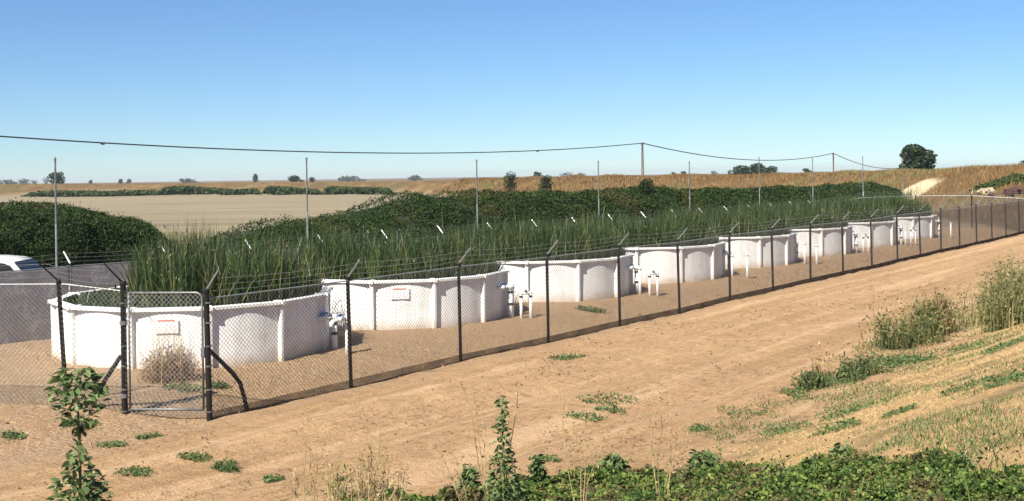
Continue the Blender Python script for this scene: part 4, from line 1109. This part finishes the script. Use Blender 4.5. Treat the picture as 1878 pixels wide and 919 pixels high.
# vine mat along the bottom
def vine_mat():
    global rng
    rng = np.random.default_rng(600)
    edge = [(520, 925), (640, 918), (780, 910), (860, 900), (930, 890), (1000, 884), (1080, 872), (1150, 866), (1230, 872), (1330, 858), (1420, 864), (1520, 852), (1600, 858), (1700, 854), (1800, 866), (1900, 860), (2100, 850)]
    E = [hit(x, y) for x, y in edge]
    ex = np.array([e.x for e in E]); ey = np.array([e.y for e in E])
    o_ = Vector((float(ex.mean()), float(ey.mean()) - 1, 0)); o_.z = gz(o_.x, o_.y)
    n = 95000
    gxx = np.linspace(700, 2100, 71); gvv = np.linspace(0, 1, 15)
    exs = [e[0] for e in edge]; eys = [e[1] for e in edge]
    grid = np.array([[list(hit(x, np.interp(x, exs, eys) + v_ * (1010 - np.interp(x, exs, eys)), 0, 3.0, 40)) for v_ in gvv] for x in gxx])
    gxx = np.linspace(520, 2100, 71)
    xs = rng.uniform(530, 2090, n); xs = np.where(rng.uniform(size=n) < 1.05 - sstep(560, 900, xs), rng.uniform(860, 2090, n), xs)
    grid = np.array([[list(hit(x, np.interp(x, exs, eys) + v_ * (1010 - np.interp(x, exs, eys)), 0, 3.0, 40)) for v_ in gvv] for x in gxx])
    fi = np.interp(xs, gxx, np.arange(71)); fj = rng.uniform(0, 13.99, n)
    i0, j0 = fi.astype(int), fj.astype(int); i0 = np.minimum(i0, 69); du, dv = (fi - i0)[:, None], (fj - j0)[:, None]
    G = grid[i0, j0] * (1 - du) * (1 - dv) + grid[i0 + 1, j0] * du * (1 - dv) + grid[i0, j0 + 1] * (1 - du) * dv + grid[i0 + 1, j0 + 1] * du * dv
    X = G[:, 0]; Yv = G[:, 1]
    Yv = Yv + np.array([lump((x, y, 0), 1.3) + .5 * lump((x, y, 5), 4.0) for x, y in zip(X, Yv)]) * .45
    hmax = .03 + .07 * sstep(0, 1.2, fj) + np.array([lump((x, y, 4), 1.6) * .10 + lump((x, y, 9), 4.5) * .12 for x, y in zip(X, Yv)])
    hmax = np.maximum(hmax, .02) * np.interp(X, [X.min(), X.min() + 1.5, X.max()], [.5, 1, 1])
    Z = gz_np(X, Yv) + hmax * rng.uniform(.25, 1.0, n) ** .6
    P = np.stack([X - o_.x, Yv - o_.y, Z - o_.z], 1)
    sz = (.013 + .04 * rng.uniform(0, 1, n) ** 2) * np.clip(Yv / 9, .75, 1.5)
    v = leaf_arrays(P, sz, np.tile([0, -.4, 1.], (n, 1)), .8, .8)
    o = link('vine_mat', npmesh('vine_mat', *v, 'vine_leaf'), None, o_); tag(o, 'mat of low green vines along the bottom right edge', 'ground cover', kind='stuff')
    # shoots poking out
    k = 170; ix = rng.integers(0, n, k)
    sP = P[ix].copy()
    sv = blade_arrays(sP, rng.uniform(.06, .25, k), .008, rng.uniform(.02, .18, k), .3)
    lP = np.repeat(sP, 7, 0); tt = np.tile(np.linspace(.1, 1, 7), k); lP[:, 2] += tt * np.repeat(rng.uniform(.08, .3, k), 7); lP[:, :2] += rng.normal(0, .02, (len(lP), 2))
    lv = leaf_arrays(lP, rng.uniform(.02, .045, len(lP)) * np.clip((lP[:, 1] + o_.y) / 9, .7, 1.4), None, 0, .7)
    o2 = link('vine_shoots', npmesh('vine_shoots', *cat_arrays(sv, lv), 'vine_leaf'), None, o_); tag(o2, 'upright shoots poking out of the vine mat', 'ground cover', kind='stuff')
vine_mat()
for i, (x, yb, yt, hw_, lb) in enumerate([(860, 905, 858, 20, 'leftmost leafy sprig on the upper edge of the vine mat'), (985, 892, 838, 16, 'leafy sprig on the vine edge just right of the slender centre weed'), (1125, 872, 835, 26, 'low leafy sprig on the vine edge near the pale stalk'),
        (1290, 868, 828, 30, 'broad leafy sprig on the vine edge right of the branching stalk'), (1548, 858, 820, 26, 'dark leafy sprig on the vine edge below the straw bank'), (1760, 870, 838, 24, 'rightmost leafy sprig on the vine edge')]):
    p = hit(x, yb, 0, 3.0, 60)
    leafy_weed(x, p.y, yt, [(yt - 4, 6), (yt + (yb - yt) * .35, hw_), (yb, hw_ * 1.2), (yb + 30, hw_)], lb, 450 + i, .055 * p.y / 9, 420)

# straw on the bank, dry grass on the levee, litter and clods
def scatter_straw():
    global rng
    rng = np.random.default_rng(700)
    n = 70000
    Yq = rng.uniform(6, 40, n * 3); a = rng.uniform(.1, .5, n * 3); Xq = a * Yq; K = kval(Xq, Yq)
    ok = (K < 9.8) & (K > 1.2) & (rng.uniform(size=n * 3) < (1 - sstep(6.0, 9.8, K)) * np.clip(Yq / 20, .3, 1))
    Xq, Yq = Xq[ok][:n], Yq[ok][:n]; n = len(Xq)
    dens = np.array([lump((x, y, 2), .8) for x, y in zip(Xq, Yq)]); kp = dens + rng.normal(0, .2, n) > -.12
    Xq, Yq = Xq[kp], Yq[kp]; n = len(Xq)
    P = np.stack([Xq, Yq, gz_np(Xq, Yq)], 1)
    v = blade_arrays(P, rng.uniform(.005, .045, n), .006 * np.clip(Yq / 12, .8, 1.8), rng.uniform(.04, .15, n), .3)
    o = link('straw', npmesh('straw', *v, 'straw_leaf'), None); tag(o, 'loose golden straw lying on the bank at lower right', 'straw', kind='stuff')
scatter_straw()
def levee_grass():
    global rng
    rng = np.random.default_rng(710)
    n = 95000
    x = np.where(rng.uniform(size=n) < .3, rng.uniform(-120, 700, n), rng.uniform(600, 1990, n)); a = np.array([ray(q, 315)[0] for q in x])
    Yc_ = np.interp(a, cr_a, crest[:, 1]); wd_ = np.interp(a, cr_a, crest[:, 3])
    t = np.where(rng.uniform(size=n) < .45, rng.uniform(-.12, .10, n), rng.uniform(-.9, .05, n))
    Yq = Yc_ + t * wd_; Xq = a * Yq
    pthd = np.full(n, 99.0)
    for p_, q_ in zip(pp[:-1], pp[1:]):
        for f_ in (0, .33, .66): pthd = np.minimum(pthd, np.hypot(Xq - (p_.x + (q_.x - p_.x) * f_), Yq - (p_.y + (q_.y - p_.y) * f_)))
    ok = (kval(Xq, Yq) < 200) & (pthd > 2.2); Xq, Yq = Xq[ok], Yq[ok]; n = len(Xq)
    cl = np.array([lump((x_, y_, 1), .16) for x_, y_ in zip(Xq, Yq)])
    h = (.45 + .5 * np.clip(cl, -.5, 1)) * rng.uniform(.5, 1.3, n); h = np.maximum(h, .12)
    P = np.stack([Xq, Yq, gz_np(Xq, Yq) - .03], 1)
    v = blade_arrays(P, h, .055 * Yq / 110, h * .3, .3, segs=2)
    o = link('levee_grass', npmesh('levee_grass', *v, 'golden_leaf'), None); tag(o, 'dry golden grass on the far levee and right bank', 'grass', kind='stuff')
levee_grass()
def clods():
    global rng
    rng = np.random.default_rng(720)
    n = 2600
    Yq = rng.uniform(11, 48, n) ; a = rng.uniform(-.47, .46, n); Xq = a * Yq; ok = (kval(Xq, Yq) > 7.5) & (kval(Xq, Yq) < 20); Xq, Yq = Xq[ok], Yq[ok]; n = len(Xq)
    s = rng.uniform(.006, .018, n) * rng.uniform(.5, 1.6, n)
    oct_ = np.array([(1, 0, 0), (0, 1, 0), (-1, 0, 0), (0, -1, 0), (0, 0, .7), (0, 0, -.7)])
    V = (oct_[None] * s[:, None, None] * rng.uniform(.6, 1.3, (n, 6, 1))) + np.stack([Xq, Yq, gz_np(Xq, Yq) + s * .2], 1)[:, None]
    f = np.array([(0, 1, 4), (1, 2, 4), (2, 3, 4), (3, 0, 4), (1, 0, 5), (2, 1, 5), (3, 2, 5), (0, 3, 5)])
    Q = ((np.arange(n) * 6)[:, None, None] + f[None]).reshape(-1, 3)
    o = link('clods', npmesh('clods', V.reshape(-1, 3), Q, 'stone'), None); tag(o, 'small clods and stones on the dirt track', 'stones', kind='stuff')
    # dry litter and short dead grass inside the fence and at its foot
    n = 16000
    s_ = rng.uniform(-2, 60, n); k_ = KF + np.abs(rng.normal(0, 1, n)) * 1.3 - .1
    base = np.array([(M * Y0 - KF, Y0)]) + np.outer(s_, [D.x, D.y]) + np.outer((k_ - KF) * COSA, [PERP.x, PERP.y])
    c_in = np.ones(n, bool)
    for c, T, _ in pools: c_in &= np.hypot(base[:, 0] - c.x, base[:, 1] - c.y) > RP + .1
    base = base[c_in]; n = len(base)
    P = np.stack([base[:, 0], base[:, 1], gz_np(base[:, 0], base[:, 1]) - .01], 1)
    v = blade_arrays(P, rng.uniform(.01, .08, n), .016, rng.uniform(.02, .14, n), .4)
    o = link('dead_grass', npmesh('dead_grass', *v, 'dry_leaf'), None); tag(o, 'short dead grass and litter along the inside of the front fence', 'grass', kind='stuff')
    # scruff round the foot of each tank
    Ps = []
    for c, T, _ in pools:
        m_ = 420; a = rng.uniform(0, 2 * np.pi, m_); r = RP + .12 + np.abs(rng.normal(0, .12, m_)); Ps.append(np.stack([c.x + r * np.cos(a), c.y + r * np.sin(a)], 1))
    B = np.concatenate(Ps); kp = np.array([lump((x, y, 0), .9) for x, y in B]) + rng.normal(0, .15, len(B)) > .02; B = B[kp]; n = len(B)
    P = np.stack([B[:, 0], B[:, 1], gz_np(B[:, 0], B[:, 1]) - .01], 1)
    v = blade_arrays(P, rng.uniform(.03, .16, n), .012, rng.uniform(.02, .12, n), .3)
    o = link('tank_foot_weeds', npmesh('tank_foot_weeds', *v, 'tallgrass_leaf'), None); tag(o, 'scruffy weeds round the feet of the tanks', 'weeds', kind='stuff')
clods()
def low_green():
    global rng
    rng = np.random.default_rng(730)
    n = 130000
    Yq = rng.uniform(6.5, 44, n); a = rng.uniform(.0, .48, n); Xq = a * Yq; K = kval(Xq, Yq)
    f = np.array([lump((x, y, 3), .75) + .6 * lump((x, y, 8), 2.1) for x, y in zip(Xq, Yq)])
    edge = np.exp(-((K - 7.6) / 1.8) ** 2) * .26 + np.where(K < 7.5, .08, 0) - sstep(8.8, 11, K) * .8
    ok = (f + edge + rng.normal(0, .07, n) > .30) & (K > 1.2); Xq, Yq = Xq[ok], Yq[ok]; n = len(Xq)
    P = np.stack([Xq, Yq, gz_np(Xq, Yq) - .005], 1)
    h = rng.uniform(.02, .09, n)
    v = blade_arrays(P, h, .009 * np.clip(Yq / 12, .8, 2), h * rng.uniform(.2, 1.3, n), .4, segs=2)
    o = link('low_grass', npmesh('low_grass', *v, 'grass_leaf'), None); tag(o, 'short green grass in drifts along the toe of the straw bank', 'grass', kind='stuff')
    # dead twigs and litter on the track
    n = 26000
    Yq = 10 + 40 * rng.uniform(0, 1, n) ** 1.3; a = rng.uniform(-.47, .46, n); Xq = a * Yq; K = kval(Xq, Yq)
    f = np.array([lump((x, y, 6), .5) for x, y in zip(Xq, Yq)]); ok = (K > 7) & (K < 16.6) & (f + .7 * np.array([lump((x, y, 16), 2.3) for x, y in zip(Xq, Yq)]) + rng.normal(0, .08, n) > .22); Xq, Yq = Xq[ok], Yq[ok]; n = len(Xq)
    P = np.stack([Xq, Yq, gz_np(Xq, Yq) + .004], 1)
    v = blade_arrays(P, rng.uniform(.005, .06, n), .016 * np.clip(Yq / 14, .8, 2), rng.uniform(.03, .16, n), .4, segs=2)
    o = link('litter', npmesh('litter', *v, 'litter_leaf'), None); tag(o, 'dead twigs and leaf litter strewn over the dirt track', 'litter', kind='stuff')
low_green()

# ------------------------------------------------------------------ haze
def haze():
    m = bpy.data.materials.new('haze'); m.use_nodes = True; t = m.node_tree
    t.nodes.remove(t.nodes['Principled BSDF'])
    v = t.nodes.new('ShaderNodeVolumePrincipled'); v.inputs['Color'].default_value = (.86, .92, 1, 1); v.inputs['Density'].default_value = .00016
    v.inputs['Anisotropy'].default_value = .2
    t.links.new(v.outputs[0], t.nodes['Material Output'].inputs['Volume']); MATS['haze'] = m
    o = MB().box((0, 2070, 7.5), (5400, 4400, 19)).build('haze', 'haze'); tag(o, kind='stuff')
haze()
